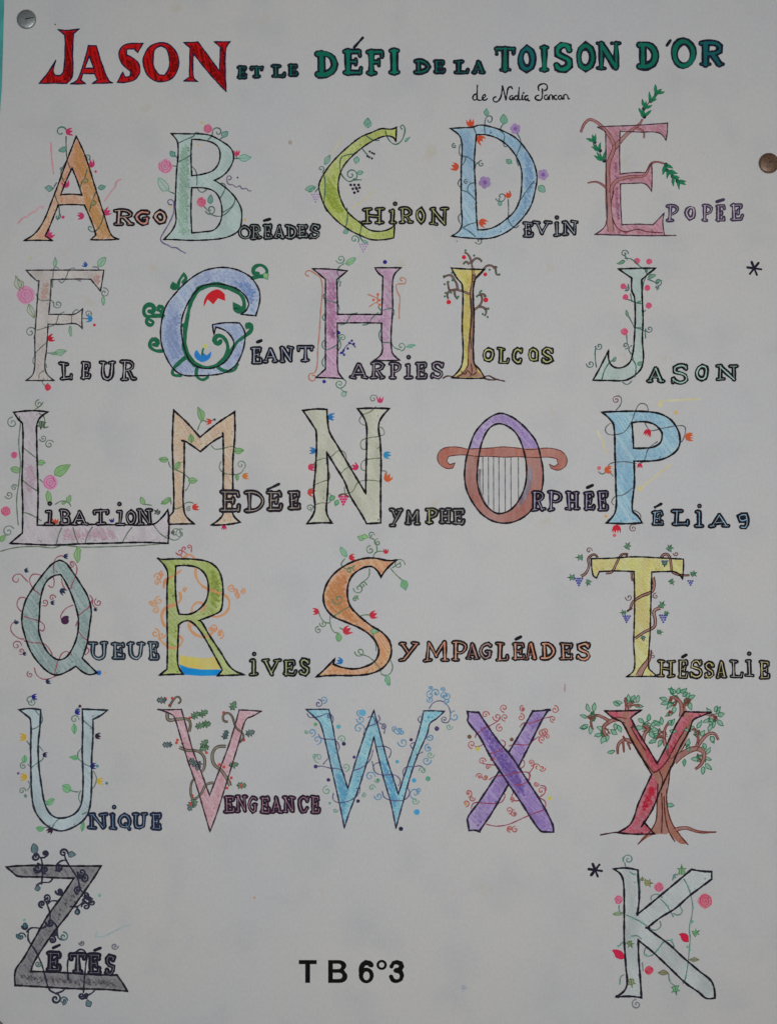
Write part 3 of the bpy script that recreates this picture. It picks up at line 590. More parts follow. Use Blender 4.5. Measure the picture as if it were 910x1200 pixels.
# E
frame(670, 100, 240)
BR = (140, 78, 74)
big('letter_drawing', 'dusky pink capital letter E with brown olive branches', [(112, 186), (150, 183), (280, 178), (423, 168), (422, 205), (416, 245), (385, 212), (300, 208), (212, 205), (210, 300), (212, 395), (270, 388), (325, 388), (352, 342), (354, 405), (352, 472), (322, 438), (270, 436), (214, 438), (215, 530), (220, 620), (290, 617), (358, 620), (408, 568), (402, 610), (410, 668), (300, 668), (180, 664), (102, 662), (150, 615), (152, 480), (150, 350), (148, 205)],
    [], (168, 118, 132), 1.1, .85, inkc=(52, 40, 50), extra=[([(185, 300), (205, 300), (212, 600), (190, 600)], (138, 92, 124), .7), ([(165, 635), (395, 635), (400, 662), (170, 660)], (160, 100, 112), .7)])
band([(172, 650), (162, 560), (158, 450), (160, 350), (185, 275), (165, 225), (110, 165), (70, 155), (38, 210)], 26, 8, BR, (92, 48, 48))
band([(185, 280), (240, 220), (300, 170), (312, 150)], 20, 6, BR, (92, 48, 48)); band([(280, 190), (315, 205), (318, 235)], 8, 5, BR, (92, 48, 48))
band([(170, 480), (190, 430), (250, 408), (320, 400), (355, 345), (408, 348)], 16, 5, BR, (92, 48, 48)); band([(150, 455), (110, 430), (68, 435)], 8, 4, BR, (92, 48, 48))
line([(185, 470), (172, 540), (190, 620), (230, 650), (290, 640), (330, 650), (400, 655)], (110, 56, 62), 1.0, 'branch'); line([(100, 662), (300, 668), (460, 667)], (90, 50, 56), 1.1, 'ground_line')
def olive(pts, side):
    line(pts, (60, 70, 60), .8, 'twig')
    for i in range(len(pts)):
        x, y = pts[i]
        d = (pts[min(i + 1, len(pts) - 1)][0] - pts[max(0, i - 1)][0], pts[min(i + 1, len(pts) - 1)][1] - pts[max(0, i - 1)][1])
        a = math.degrees(math.atan2(-d[1], d[0]))
        for s in (-38, 38, random.choice((-12, 14))): leaf(x, y, a + s, random.uniform(32, 48), 10, (34, 112, 78), cov=1)
    for x, y in pts: blob(x + random.uniform(-6, 6), y, 9, (26, 24, 40), 'olive')
olive([(315, 140), (322, 105), (345, 70), (370, 38)], 1); olive([(138, 335), (118, 290), (98, 252)], 1)
olive([(412, 352), (425, 378), (445, 405), (468, 425)], 1)
word('small word POPÉE in thin violet black outline beside the pink E', [B('P', 415, 530, 472, 607), B('O', 500, 535, 548, 598), B('P', 573, 528, 622, 608), B('E', 632, 530, 682, 607, acc=(640, 518, 672, 508)), B('E', 700, 525, 760, 602)], 4.4, (160, 142, 152), 1.1, inkc=(52, 44, 66))

# F
frame(10, 300, 180)
big('letter_drawing', 'cream pink capital letter F with thin vines and a pink rose', [(106, 85), (260, 84), (420, 84), (566, 84), (556, 150), (546, 208), (488, 138), (380, 137), (255, 140), (250, 240), (240, 346), (320, 346), (390, 345), (440, 314), (436, 372), (438, 430), (400, 402), (320, 405), (236, 404), (228, 540), (220, 678), (272, 738), (190, 738), (106, 738), (152, 686), (158, 480), (170, 300), (182, 148), (166, 145)],
    [], (178, 166, 158), 1.3, .75, inkc=(40, 38, 44), extra=[([(190, 150), (245, 140), (240, 250), (180, 300)], (186, 152, 144), .7), ([(495, 95), (555, 95), (543, 195), (500, 140)], (188, 146, 142), .7)])
for p in ([(262, 185), (265, 120), (272, 70), (292, 68), (298, 82)], [(300, 145), (320, 158), (345, 120), (362, 80), (390, 72), (398, 82)], [(165, 225), (190, 262), (245, 262), (262, 270), (270, 300)], [(265, 415), (285, 395), (300, 350), (330, 332)], [(265, 412), (220, 425), (170, 440)], [(162, 575), (190, 545), (225, 515)], [(182, 725), (185, 700), (210, 680)], [(440, 370), (470, 372)], [(375, 400), (378, 350), (395, 322), (415, 320)], [(230, 575), (280, 575)], [(500, 66), (530, 68), (535, 82)], [(412, 145), (430, 150)], [(200, 742), (215, 765), (235, 755)], [(150, 600), (146, 625), (152, 640)], [(222, 640), (228, 660)], [(155, 470), (152, 490)]):
    line(p, (112, 128, 122), .85)
for a in ((294, 286, 24, 150, 1.4), (132, 452, 28, 30, 1.2), (472, 342, 20, -60, 1.2), (568, 218, 26, 100, -1.3)): curl(a[0], a[1], a[2], a[3], a[4], (120, 134, 126))
for a in ((278, 68, 90, 62, 20), (530, 62, 50, 66, 44), (562, 240, -88, 54, 18), (366, 412, -88, 66, 18), (272, 580, 15, 75, 40), (250, 578, 0, 40, 16)): leaf(*a, (112, 158, 122), VG, cov=.75)
for a in ((70, 205, 105, 90, 42), (120, 290, -65, 90, 34), (88, 190, 120, 60, 30)): leaf(*a, (150, 158, 138), (84, 92, 66), (100, 112, 84), cov=.5)
rose(105, 232, 54, (186, 92, 130), (184, 120, 150))
tulip(468, 60, 150, 30, (44, 80, 140)); tulip(500, 372, 180, 40, (40, 116, 176)); blob(510, 409, 9, (176, 40, 60)); tulip(232, 495, 20, 42, (178, 28, 44)); rose(234, 778, 20, (184, 30, 60), (184, 50, 76)); blob(130, 14, 10, (176, 172, 140), soft=True)
word('small word LEUR in black outline beside the cream F', [B('L', 298, 628, 385, 735), B('E', 427, 625, 494, 734), B('U', 538, 622, 637, 737), B('R', 660, 615, 762, 738)], 4.8, (166, 160, 166), 1.3)

# G
frame(160, 300, 220)
big('letter_drawing', 'blue capital letter G wound with thick dark green curls', [(578, 290), (598, 185), (560, 110), (500, 72), (440, 57), (385, 58), (320, 75), (250, 120), (190, 180), (145, 240), (122, 320), (118, 400), (135, 470), (180, 548), (230, 578), (300, 580), (360, 578), (430, 565), (480, 530), (512, 470), (524, 420), (525, 370), (500, 325), (430, 324), (368, 333), (376, 380), (385, 345), (430, 362), (462, 395), (472, 430), (455, 480), (420, 520), (370, 543), (310, 542), (265, 515), (240, 470), (222, 400), (218, 320), (235, 260), (270, 195), (315, 148), (370, 136), (430, 140), (490, 162), (530, 198), (545, 235), (530, 265), (505, 283)],
    [], (150, 162, 190), 1.5, .85, extra=[([(470, 110), (530, 120), (580, 170), (570, 270), (545, 255), (540, 200), (490, 150)], (112, 138, 184), .8), ([(140, 330), (190, 250), (215, 270), (205, 400), (230, 480), (190, 520), (140, 430)], (134, 150, 186), .7)])
DG = (34, 112, 78)
for p, wd in (([(500, 250), (478, 240), (482, 262), (505, 268), (522, 240), (510, 195), (460, 160), (400, 142), (340, 145), (290, 175), (260, 240), (245, 310), (236, 360), (238, 440), (262, 500), (310, 535), (370, 538), (420, 505), (442, 460), (438, 420), (415, 390), (390, 388), (378, 410), (395, 425), (408, 412)], 3.4), ([(550, 345), (535, 348), (535, 332), (555, 335), (555, 360), (530, 385), (490, 415), (465, 450), (440, 485)], 3.0), ([(240, 490), (210, 515), (178, 550), (178, 575), (215, 578)], 3.0), ([(295, 540), (292, 580), (318, 600), (345, 588)], 2.8), ([(395, 540), (430, 558), (470, 555), (490, 525)], 2.6), ([(225, 335), (240, 340)], 3.0), ([(228, 430), (245, 480), (280, 530)], 3.4), ([(300, 160), (380, 138), (430, 150)], 4.6),
              ([(560, 108), (590, 100), (622, 95), (632, 70), (605, 45), (572, 55), (568, 82), (590, 85)], 3.0), ([(202, 158), (208, 120), (230, 88), (240, 108), (225, 128)], 2.6), ([(130, 290), (90, 290), (45, 290), (38, 255), (62, 236), (85, 250), (78, 272), (62, 268)], 3.4), ([(120, 285), (130, 255), (112, 245), (105, 262), (118, 268)], 2.8), ([(60, 295), (50, 322), (68, 336), (82, 322), (70, 312)], 2.8), ([(128, 460), (90, 458), (65, 435), (78, 405), (102, 412), (98, 432), (84, 430)], 3.2), ([(200, 150), (178, 135), (172, 152), (190, 158)], 2.6)):
    line(p, DG, wd)
leaf(618, 82, -60, 36, 26, (110, 150, 70), edge=DG)
g = Mark(); g.fill(PP([(375, 165), (345, 185), (328, 215), (326, 248), (345, 210), (372, 235), (395, 205), (430, 218), (428, 185), (400, 163)]), [], ink((190, 26, 34))); g.build('flower', CUR[0])
g = Mark(); g.fill(PP([(315, 515), (285, 495), (280, 472), (292, 455), (312, 482), (325, 470), (340, 482), (362, 462), (358, 492), (340, 508)]), [], ink((34, 104, 180))); g.build('flower', CUR[0])
line([(318, 480), (322, 455), (330, 440)], DG, 1.4, 'stalk'); blob(332, 437, 12, (172, 176, 90), soft=True)
word('small word ÉANT with pale blue colouring beside the blue G', [B('E', 552, 438, 612, 524, acc=(585, 418, 605, 410)), B('A', 608, 444, 690, 518), B('N', 688, 434, 765, 518), B('T', 775, 432, 860, 517)], 4.8, (146, 156, 178), 1.3)

# H
frame(350, 300, 180)
big('letter_drawing', 'mauve pink capital letter H with pale orange tendrils', [(82, 76), (180, 78), (288, 88), (225, 140), (228, 240), (230, 346), (360, 346), (490, 347), (495, 230), (497, 122), (470, 100), (450, 70), (530, 70), (606, 70), (560, 125), (556, 300), (550, 560), (598, 618), (520, 620), (445, 618), (492, 572), (490, 480), (490, 398), (360, 396), (228, 398), (230, 540), (232, 680), (262, 726), (180, 722), (102, 720), (158, 670), (158, 400), (158, 138)],
    [], (172, 142, 164), 1.5, .85, extra=[([(165, 130), (222, 130), (226, 300), (222, 500), (165, 500), (162, 300)], (164, 116, 150), .75), ([(185, 440), (215, 440), (215, 510), (185, 510)], (122, 94, 132), .5)])
for p in ([(228, 165), (240, 130), (228, 95), (240, 65), (270, 45)], [(150, 225), (152, 255), (190, 268), (230, 285), (240, 320)], [(245, 408), (275, 400), (310, 350), (345, 338)], [(378, 408), (410, 402), (440, 360), (470, 335)], [(470, 300), (490, 322), (530, 312), (560, 318), (562, 350)], [(490, 430), (475, 465), (490, 508), (540, 515), (570, 545), (600, 555)], [(150, 500), (138, 520), (150, 550), (185, 550), (230, 520), (240, 480)], [(248, 150), (242, 180)], [(150, 345), (140, 365), (152, 382)], [(150, 600), (138, 630), (148, 655)], [(240, 490), (248, 530), (235, 560)], [(262, 730), (280, 745), (270, 770), (250, 782)], [(248, 785), (262, 800), (285, 806)]):
    line(p, (92, 128, 118), .95)
for a in ((248, 18, 25, 200, 1.4), (258, 485, 20, 180, -1.3), (606, 535, 24, -90, 1.1), (242, 758, 22, -90, -1.2)): curl(a[0], a[1], a[2], a[3], a[4], (96, 146, 120))
OP = (204, 140, 120)
line([(58, 118), (42, 112), (44, 92), (68, 88), (100, 108), (128, 130), (140, 200), (130, 320), (122, 450), (112, 560), (110, 640), (95, 690), (65, 700), (62, 730), (90, 738), (98, 712), (80, 708)], OP, 1.2); line([(612, 148), (600, 138), (610, 128), (632, 140), (628, 162), (600, 165), (578, 172), (582, 210), (598, 245), (595, 300), (594, 370)], OP, 1.1)
lines([[(410, 228), (440, 240), (462, 250)], [(418, 300), (440, 285), (460, 275)], [(468, 225), (465, 280)]], OP, 1.1, 'tendril')
for x, y in ((442, 260), (468, 228), (476, 262), (478, 290)): blob(x, y, 9, (208, 88, 60))
leaf(280, 48, 30, 66, 36, (104, 152, 84), VG, TEAL); leaf(636, 538, 10, 54, 20, (120, 158, 128), TEAL, TEAL)
for a in ((510, 36, 13), (150, 744, 11), (236, 455, 11)): blob(*a, (34, 30, 110))
for x, y in ((314, 502), (326, 520), (290, 548), (265, 560), (250, 575), (268, 585), (258, 572), (300, 515)): blob(x, y, 8, NVB, 'berry')
line([(335, 540), (300, 520), (260, 570)], NVB, .8)
word('small word ARPiES with heavy black outline under the mauve H', [B('A', 296, 632, 418, 730), B('R', 418, 626, 517, 730), B('P', 530, 626, 606, 730), B('i', 620, 636, 682, 730, dot=(650, 600)), B('E', 690, 626, 762, 730), B('S', 780, 624, 860, 730)], 4.6, (166, 152, 164), 1.3, inkc=(26, 22, 32))

# I
frame(510, 290, 180)
big('letter_drawing', 'yellow capital letter I with a brown tree carrying red apples', [(94, 122), (180, 128), (292, 130), (230, 205), (228, 400), (228, 680), (262, 725), (292, 774), (200, 776), (95, 772), (156, 692), (158, 460), (158, 225), (125, 180)],
    [], (190, 168, 88), 1.6, .85, extra=[([(165, 150), (215, 140), (205, 300), (200, 680), (170, 700), (165, 400)], (192, 176, 110), .7)])
TB = (134, 92, 66); TE = (72, 52, 46)
g = Mark(); g.fill(PP([(212, 90), (222, 130), (218, 190), (205, 270), (208, 400), (198, 560), (194, 680), (150, 745), (105, 768), (288, 768), (240, 720), (224, 660), (226, 500), (228, 300), (226, 200), (232, 130)]), [], pencil((136, 88, 60), .95)); g.build('tree_trunk', CUR[0])
lines([[(212, 90), (218, 180), (205, 270), (210, 400), (198, 560), (192, 690)], [(225, 200), (222, 330), (228, 480), (222, 660), (245, 725)], [(210, 300), (216, 420), (206, 500), (212, 600)], [(195, 690), (170, 740), (130, 765)], [(210, 690), (215, 740), (205, 765)], [(152, 735), (175, 750), (190, 730), (215, 755), (240, 740)]], TE, .9, 'bark_line')
for p in ([(212, 95), (208, 70), (190, 40), (172, 30)], [(212, 90), (240, 65), (262, 70), (272, 85)], [(200, 100), (180, 85), (165, 100)], [(228, 190), (270, 150), (300, 112), (330, 108), (355, 130), (360, 158), (378, 162)], [(200, 275), (165, 262), (120, 250), (85, 252), (75, 225), (72, 200)], [(130, 250), (125, 215), (108, 190)], [(110, 255), (118, 290), (130, 305)], [(90, 255), (70, 275), (75, 305)], [(228, 370), (260, 345), (275, 310), (265, 280), (250, 285)], [(258, 350), (290, 360), (300, 385), (290, 405)], [(110, 190), (90, 165), (60, 170), (48, 180)], [(268, 280), (285, 278), (298, 292)], [(290, 362), (315, 365)], [(340, 118), (360, 115)], [(228, 160), (235, 175)]):
    band(p, 11, 6, (92, 64, 54), TE, ew=.95)
for x, y in ((178, 18), (228, 48), (270, 78), (258, 68), (172, 90), (320, 132), (360, 118), (378, 160), (50, 170), (98, 150), (54, 218), (60, 270), (92, 268), (122, 295), (108, 195), (245, 290), (270, 258), (290, 290), (312, 362), (308, 412), (280, 395), (300, 378), (135, 292), (55, 290), (262, 268), (358, 148), (76, 205), (100, 195)):
    blob(x, y, 7, (48, 92, 66), 'leaf_tuft')
for x, y, r in ((168, 58, 13), (294, 160, 12), (78, 324, 14), (297, 311, 15)): blob(x, y, r, (178, 34, 46), 'apple')
lines([[(45, 775), (70, 762), (95, 765)], [(290, 765), (320, 762), (350, 778), (408, 792)], [(295, 778), (330, 785), (370, 782)]], (86, 62, 58), 1.3, 'ground_line')
word('small word OLCOS with yellow green colouring beside the yellow I', [B('O', 276, 596, 352, 680), B('L', 363, 590, 440, 690), B('C', 452, 590, 517, 690), B('O', 545, 595, 612, 680), B('S', 622, 590, 700, 690)], 4.8, (164, 168, 92), 1.25)

# J
frame(680, 290, 230)
big('letter_drawing', 'mint green capital letter J with pink blossoms', [(175, 100), (260, 97), (347, 96), (310, 125), (282, 150), (284, 230), (288, 330), (285, 430), (290, 510), (280, 560), (240, 600), (200, 617), (130, 617), (56, 616), (90, 555), (128, 478), (132, 530), (155, 555), (190, 557), (225, 535), (240, 495), (248, 420), (252, 320), (248, 230), (236, 200), (236, 142), (210, 125)],
    [], (146, 170, 160), 1.7, .8)
for p in ([(205, 50), (235, 55), (270, 85), (305, 115), (290, 165), (286, 200)], [(238, 250), (262, 258), (288, 262)], [(246, 370), (275, 378), (300, 390)], [(250, 600), (255, 550), (240, 520)], [(98, 610), (110, 570), (128, 540), (150, 520)], [(72, 555), (66, 500), (70, 460)], [(215, 55), (205, 40)], [(205, 200), (222, 195), (218, 170)], [(212, 240), (240, 248)], [(212, 405), (215, 450)], [(222, 320), (235, 345), (245, 365)], [(300, 420), (298, 385)], [(290, 300), (300, 292)], [(235, 455), (222, 470), (235, 495)], [(195, 625), (215, 635), (235, 620)], [(230, 215), (236, 250)], [(310, 148), (340, 160), (352, 170)]):
    line(p, (74, 112, 104), 1.0)
for a in ((202, 28, 16), (358, 160, 16), (352, 185, 9), (318, 378, 16), (85, 458, 16), (45, 540, 17), (207, 455, 14), (212, 190, 10)): curl(a[0], a[1], a[2], random.choice((-90, 0, 180)), 1.2, (88, 116, 116), 1.0)
for a in ((260, 64, 15), (316, 66, 14), (197, 180, 14), (308, 187, 14), (207, 230, 14), (314, 270, 15), (203, 390, 17)): rose(*a, (196, 62, 92), (194, 88, 110), 'flower')
for a in ((205, 62, 200, 38, 14), (310, 140, 20, 40, 20), (220, 320, 110, 32, 12), (150, 530, 60, 26, 12), (262, 545, 30, 30, 16), (240, 525, 100, 22, 10), (300, 115, 60, 18, 10), (262, 258, 30, 18, 9), (262, 375, 10, 18, 8), (345, 158, 10, 30, 14)): leaf(*a, (70, 124, 96), VG)
word('small word ASON with mint green colouring beside the mint J', [B('A', 302, 552, 392, 628), B('S', 418, 538, 500, 634), B('O', 530, 543, 592, 620), B('N', 620, 540, 732, 620)], 5.2, (134, 168, 154), 1.3)
def star(x, y, s, wd):
    e = Mark()
    for k, a in enumerate((8, 68, 128)):
        aa = math.radians(a); e.stroke(PP([(x - s * math.cos(aa), y - s * math.sin(aa)), (x + s * math.cos(aa), y + s * math.sin(aa))]), wd, ink((24, 20, 34)), z=ZO + k * .002e-3)
    return e
star(803, 97, 32, 2.7).build('asterisk', POSTER, 'black pen asterisk near the right edge above JASON')

# L
frame(0, 470, 220)
big('letter_drawing', 'pale pink capital letter L with roses, its foot running under LIBATION', [(68, 55), (150, 47), (235, 52), (185, 98), (180, 200), (182, 300), (186, 450), (182, 602), (300, 602), (450, 598), (600, 600), (742, 597), (785, 565), (815, 525), (820, 600), (815, 690), (700, 685), (560, 688), (400, 692), (250, 698), (150, 694), (50, 690), (110, 640), (112, 500), (108, 400), (112, 250), (110, 110), (92, 90)],
    [], (172, 160, 168), 1.75, .8, extra=[([(300, 610), (560, 610), (560, 680), (300, 680)], (184, 152, 164), .6), ([(120, 300), (175, 300), (175, 450), (120, 450)], (178, 152, 166), .6)])
for p in ([(95, 75), (100, 110), (92, 200), (100, 300), (92, 400), (82, 480), (90, 600)], [(112, 225), (150, 255), (182, 280)], [(112, 385), (150, 415), (190, 440)], [(115, 540), (150, 550), (200, 580)], [(275, 690), (285, 650), (300, 615)], [(380, 690), (365, 650), (355, 610)], [(415, 685), (430, 640), (450, 610)], [(595, 685), (615, 645), (640, 612)], [(745, 600), (775, 640), (810, 665)], [(5, 728), (80, 710), (180, 705), (260, 712), (300, 700), (400, 708), (560, 705), (690, 700), (790, 690)], [(190, 60), (215, 80), (215, 130), (235, 125)], [(270, 500), (300, 485), (330, 490), (345, 510)], [(700, 500), (735, 505)], [(195, 380), (210, 395)], [(165, 45), (200, 20), (210, 5)]):
    line(p, (108, 128, 104), .95)
for a in ((62, 105, 24), (45, 455, 18), (70, 420, 14), (42, 632, 26), (240, 210, 20), (210, 180, 16), (850, 640, 34), (190, 14, 18)): curl(a[0], a[1], a[2], random.choice((30, 90, 200)), 1.3, (112, 132, 116))
rose(245, 395, 36, (184, 74, 122), (184, 118, 148)); rose(70, 262, 16, (188, 66, 104), name='flower'); rose(30, 533, 24, (192, 60, 100), (190, 90, 120), 'flower')
for a in ((262, 360, 35, 95, 44), (232, 435, -80, 70, 28), (182, 298, 0, 40, 24), (100, 340, 165, 48, 30), (0, 680, 45, 42, 24), (328, 492, 70, 40, 20), (700, 505, 110, 44, 22), (782, 498, 25, 48, 22), (378, 705, -90, 80, 30), (300, 500, 30, 30, 12)): leaf(*a, (106, 150, 84), VG, cov=.85)
sprig(205, 98, 260, 34, (52, 84, 52), 'ivy_leaf', 7); sprig(775, 545, 150, 26, (52, 66, 56), 'ivy_leaf', 6); sprig(832, 636, 0, 14, (90, 96, 76), 'ivy_leaf', 5)
tulip(270, 598, 90, 30, (196, 70, 44)); tulip(545, 590, 100, 22, NVB)
word('small word iBATiON standing on the foot of the pink L', [B('i', 218, 528, 268, 602, dot=(243, 497)), B('B', 288, 524, 346, 602), B('A', 344, 530, 432, 602), B('T', 450, 524, 530, 602), B('i', 558, 528, 612, 604, dot=(580, 499)), B('O', 610, 528, 662, 602), B('N', 662, 520, 742, 602)], 4.2, (166, 156, 164), 1.3)

# M
frame(180, 470, 180)
big('letter_drawing', 'beige capital letter M with green leaves', [(120, 55), (200, 130), (275, 215), (380, 130), (480, 65), (482, 200), (470, 350), (470, 540), (470, 668), (515, 718), (430, 732), (340, 735), (412, 668), (412, 540), (414, 350), (412, 205), (345, 245), (278, 300), (230, 265), (183, 235), (182, 400), (182, 655), (242, 728), (170, 728), (92, 730), (90, 690), (118, 650), (116, 400), (112, 250)],
    [], (188, 164, 142), 1.8, .85, opens=[[(168, 234), (190, 240)], [(410, 188), (412, 215)]])
for p in ([(262, 170), (275, 135), (290, 115), (315, 125)], [(90, 360), (100, 390), (130, 405), (185, 435), (215, 470), (205, 510), (190, 530)], [(345, 265), (365, 285), (410, 280), (470, 270), (500, 290)], [(400, 360), (390, 395), (415, 425), (465, 435), (510, 430), (530, 410)], [(120, 640), (160, 630), (200, 600), (235, 605)], [(100, 575), (105, 610)], [(330, 120), (360, 110)]):
    line(p, (112, 132, 104), .95)
curl(517, 378, 26, -60, 1.3, (126, 148, 128)); curl(210, 640, 14, 60, 1.3, (130, 140, 130))
curl(158, 785, 26, 60, 1.3, (126, 148, 128))
for a in ((290, 118, 105, 88, 38), (88, 348, 178, 56, 34), (480, 298, 5, 54, 34), (206, 472, 0, 52, 34), (100, 575, 212, 62, 28), (496, 432, -92, 40, 22), (225, 245, 95, 48, 32), (130, 405, 60, 52, 28)): leaf(*a, (96, 142, 76), (60, 96, 60), (78, 120, 74))
tulip(345, 122, 180, 34, (200, 60, 50)); blob(362, 110, 8, (70, 60, 74)); tulip(525, 445, 0, 38, (222, 108, 50)); tulip(228, 632, 10, 40, (204, 56, 48)); tulip(418, 735, 270, 30, (180, 40, 80))
word('small word EDÉE with beige colouring across the right leg of the M', [B('E', 388, 528, 518, 658), B('D', 535, 532, 660, 658), B('E', 668, 530, 764, 650, acc=(675, 524, 742, 492)), B('E', 795, 532, 875, 646)], 5.0, (182, 166, 146), 1.6, inkc=(28, 24, 32))

# N
frame(340, 460, 220)
big('letter_drawing', 'pale yellow green capital letter N with vines and grapes', [(62, 88), (120, 80), (178, 82), (180, 120), (190, 190), (230, 260), (262, 315), (300, 380), (365, 488), (368, 350), (370, 240), (366, 145), (325, 78), (400, 76), (480, 78), (430, 148), (436, 240), (440, 340), (438, 450), (438, 632), (370, 636), (345, 590), (290, 500), (262, 430), (220, 360), (176, 288), (184, 400), (180, 500), (176, 580), (202, 632), (140, 632), (80, 636), (118, 572), (114, 480), (124, 350), (126, 190), (110, 160)],
    [], (170, 172, 144), 1.9, .8)
for p in ([(125, 330), (160, 320), (195, 312), (235, 282), (262, 290), (272, 318)], [(125, 445), (160, 430), (190, 418), (188, 385)], [(245, 395), (270, 368), (310, 355), (320, 368)], [(260, 490), (300, 480), (330, 435), (380, 425), (440, 432)], [(365, 160), (335, 140), (350, 110), (390, 92), (415, 68)], [(370, 275), (345, 270), (345, 235), (380, 220), (430, 212), (455, 200), (448, 175), (435, 168)], [(370, 380), (345, 370), (350, 335), (390, 322), (440, 318)], [(445, 380), (465, 385), (462, 415)], [(120, 545), (150, 535), (185, 535), (198, 520), (195, 495), (185, 488)], [(105, 355), (118, 350)], [(90, 470), (118, 462)], [(115, 550), (100, 575)], [(118, 340), (105, 375)], [(262, 460), (265, 490)]):
    line(p, (124, 134, 110), .9)
curl(402, 30, 18, 20, 1.2, (124, 140, 120)); curl(95, 560, 16, 0, 1.2, (112, 130, 116)); curl(392, 690, 14, 0, 1.1, (90, 140, 110))
for a in ((435, 52, 90, 30, (190, 54, 96)), (182, 118, 0, 34, (40, 104, 170)), (124, 282, 180, 32, (44, 100, 160)), (85, 362, 0, 34, (190, 54, 84)), (328, 372, 140, 34, (188, 46, 84)), (450, 300, -10, 36, (48, 124, 170)), (462, 432, 60, 40, (214, 84, 50)), (85, 475, -30, 36, (200, 60, 60))): tulip(a[0], a[1], a[2], a[3], a[4])
grapes(258, 505, 13, (186, 48, 92), 4, r=.42); leaf(215, 505, 210, 30, 26, (64, 136, 84)); leaf(230, 520, 250, 30, 22, (64, 136, 84)); leaf(270, 12, 160, 24, 24, (140, 160, 150), edge=(60, 120, 96)); leaf(375, 700, 170, 30, 20, (104, 156, 90)); line([(236, 500), (258, 492), (282, 505)], (110, 60, 50), 1.4)
word('small word YMPHE in thick black outline beside the pale N', [B('Y', 478, 560, 548, 650), B('M', 552, 566, 634, 642), B('P', 650, 558, 716, 640, col=(170, 172, 110), W=5.4), B('H', 720, 560, 782, 638), B('E', 780, 560, 845, 642)], 4.6, (164, 164, 150), 1.5, inkc=(26, 24, 30))

# O
frame(500, 470, 220)
LYR = (136, 78, 64)
outer = [(350, 60), (400, 72), (450, 105), (495, 150), (530, 200), (548, 260), (562, 340), (558, 420), (535, 480), (495, 540), (440, 578), (380, 592), (320, 582), (270, 552), (230, 505), (195, 440), (182, 370), (188, 290), (205, 225), (235, 150), (290, 90)]
inner = [(350, 110), (395, 125), (430, 155), (455, 200), (475, 270), (482, 340), (475, 410), (445, 480), (400, 530), (345, 545), (300, 520), (265, 470), (245, 400), (245, 320), (258, 230), (280, 165), (310, 125)]
big('letter_drawing', 'violet and brown capital letter O drawn as a lyre with strings', outer, [inner], (146, 126, 168), 1.7, .85)
g = Mark(); m = pencil(LYR, .95, .4)
for l in ([(205, 228), (248, 268), (245, 320), (245, 400), (265, 470), (300, 522), (345, 545), (345, 590), (270, 552), (230, 505), (195, 440), (182, 370), (188, 290)], [(470, 230), (540, 228), (562, 340), (558, 420), (535, 480), (495, 540), (440, 578), (380, 592), (343, 590), (343, 545), (400, 530), (445, 480), (475, 410), (482, 340), (478, 270)]): g.fill(PP(l), [], m, sm=False)
g.fill(PP([(470, 420), (500, 300), (510, 380), (480, 470), (440, 520)]), [], pencil((84, 60, 84), .6)); g.fill(PP([(250, 330), (262, 330), (262, 430), (290, 500), (262, 470)]), [], pencil((84, 54, 64), .6))
g.build('lyre_frame', CUR[0])
g = Mark(); bar = [(195, 232), (160, 225), (120, 222), (75, 232), (52, 262), (58, 300), (90, 325), (125, 325), (136, 300), (110, 308), (95, 292), (105, 268), (150, 262), (195, 262), (240, 268), (300, 268), (370, 272), (440, 270), (520, 274), (590, 272), (628, 280), (635, 305), (615, 318), (592, 306), (600, 325), (635, 335), (668, 318), (678, 285), (660, 250), (620, 232), (570, 228), (500, 236), (440, 228), (370, 222), (300, 228), (250, 230)]
z0 = .244e-3; g.fill(PP(bar), [], pencil((148, 84, 66), .95, .3), z0); g.stroke(PP(bar), 1.1, ink((78, 42, 38)), True, z0 + .004e-3)
g.build('lyre_crossbar', CUR[0])
for x, y in ((270, 455), (297, 505), (322, 530), (348, 540), (378, 538), (406, 520), (442, 480)): line([(x, 272), (x + 1, y)], (104, 106, 112), .8, 'string')
word('small word RPHÉE with violet colouring beside the lyre O', [B('R', 500, 434, 577, 535), B('P', 578, 432, 652, 535), B('H', 666, 436, 742, 532), B('E', 756, 436, 814, 532, acc=(775, 420, 802, 408)), B('E', 820, 434, 882, 534)], 5.0, (138, 124, 158), 1.3)

# P
frame(690, 460, 220)
big('letter_drawing', 'sky blue capital letter P with orange red flowers', [(60, 95), (140, 92), (240, 91), (330, 100), (385, 125), (420, 165), (438, 215), (430, 270), (385, 310), (320, 330), (216, 332), (218, 440), (208, 570), (235, 600), (256, 632), (170, 636), (82, 632), (126, 575), (128, 450), (124, 300), (118, 160), (95, 125)],
    [[(206, 146), (270, 142), (320, 158), (352, 195), (345, 240), (310, 264), (260, 270), (214, 270), (210, 200)]], (134, 168, 188), 1.9, .9)
for p in ([(130, 85), (150, 60), (155, 30), (140, 15)], [(100, 150), (78, 175), (88, 200), (125, 205), (170, 190), (205, 140), (225, 85), (245, 55), (275, 60), (285, 90)], [(270, 150), (285, 175), (300, 185), (350, 175), (420, 162), (460, 165), (465, 190), (455, 225), (445, 240)], [(240, 345), (265, 330), (285, 275), (330, 238)], [(85, 390), (95, 350), (130, 338), (180, 336), (225, 345)], [(115, 405), (95, 380)], [(118, 545), (108, 530), (125, 505), (165, 495), (210, 462)], [(215, 570), (245, 590), (248, 615)], [(45, 385), (65, 395), (80, 380)]):
    line(p, (100, 108, 112), .9)
curl(130, 36, 17, 60, 1.3, (140, 106, 106)); curl(212, 658, 18, 60, 1.4, (132, 104, 104))
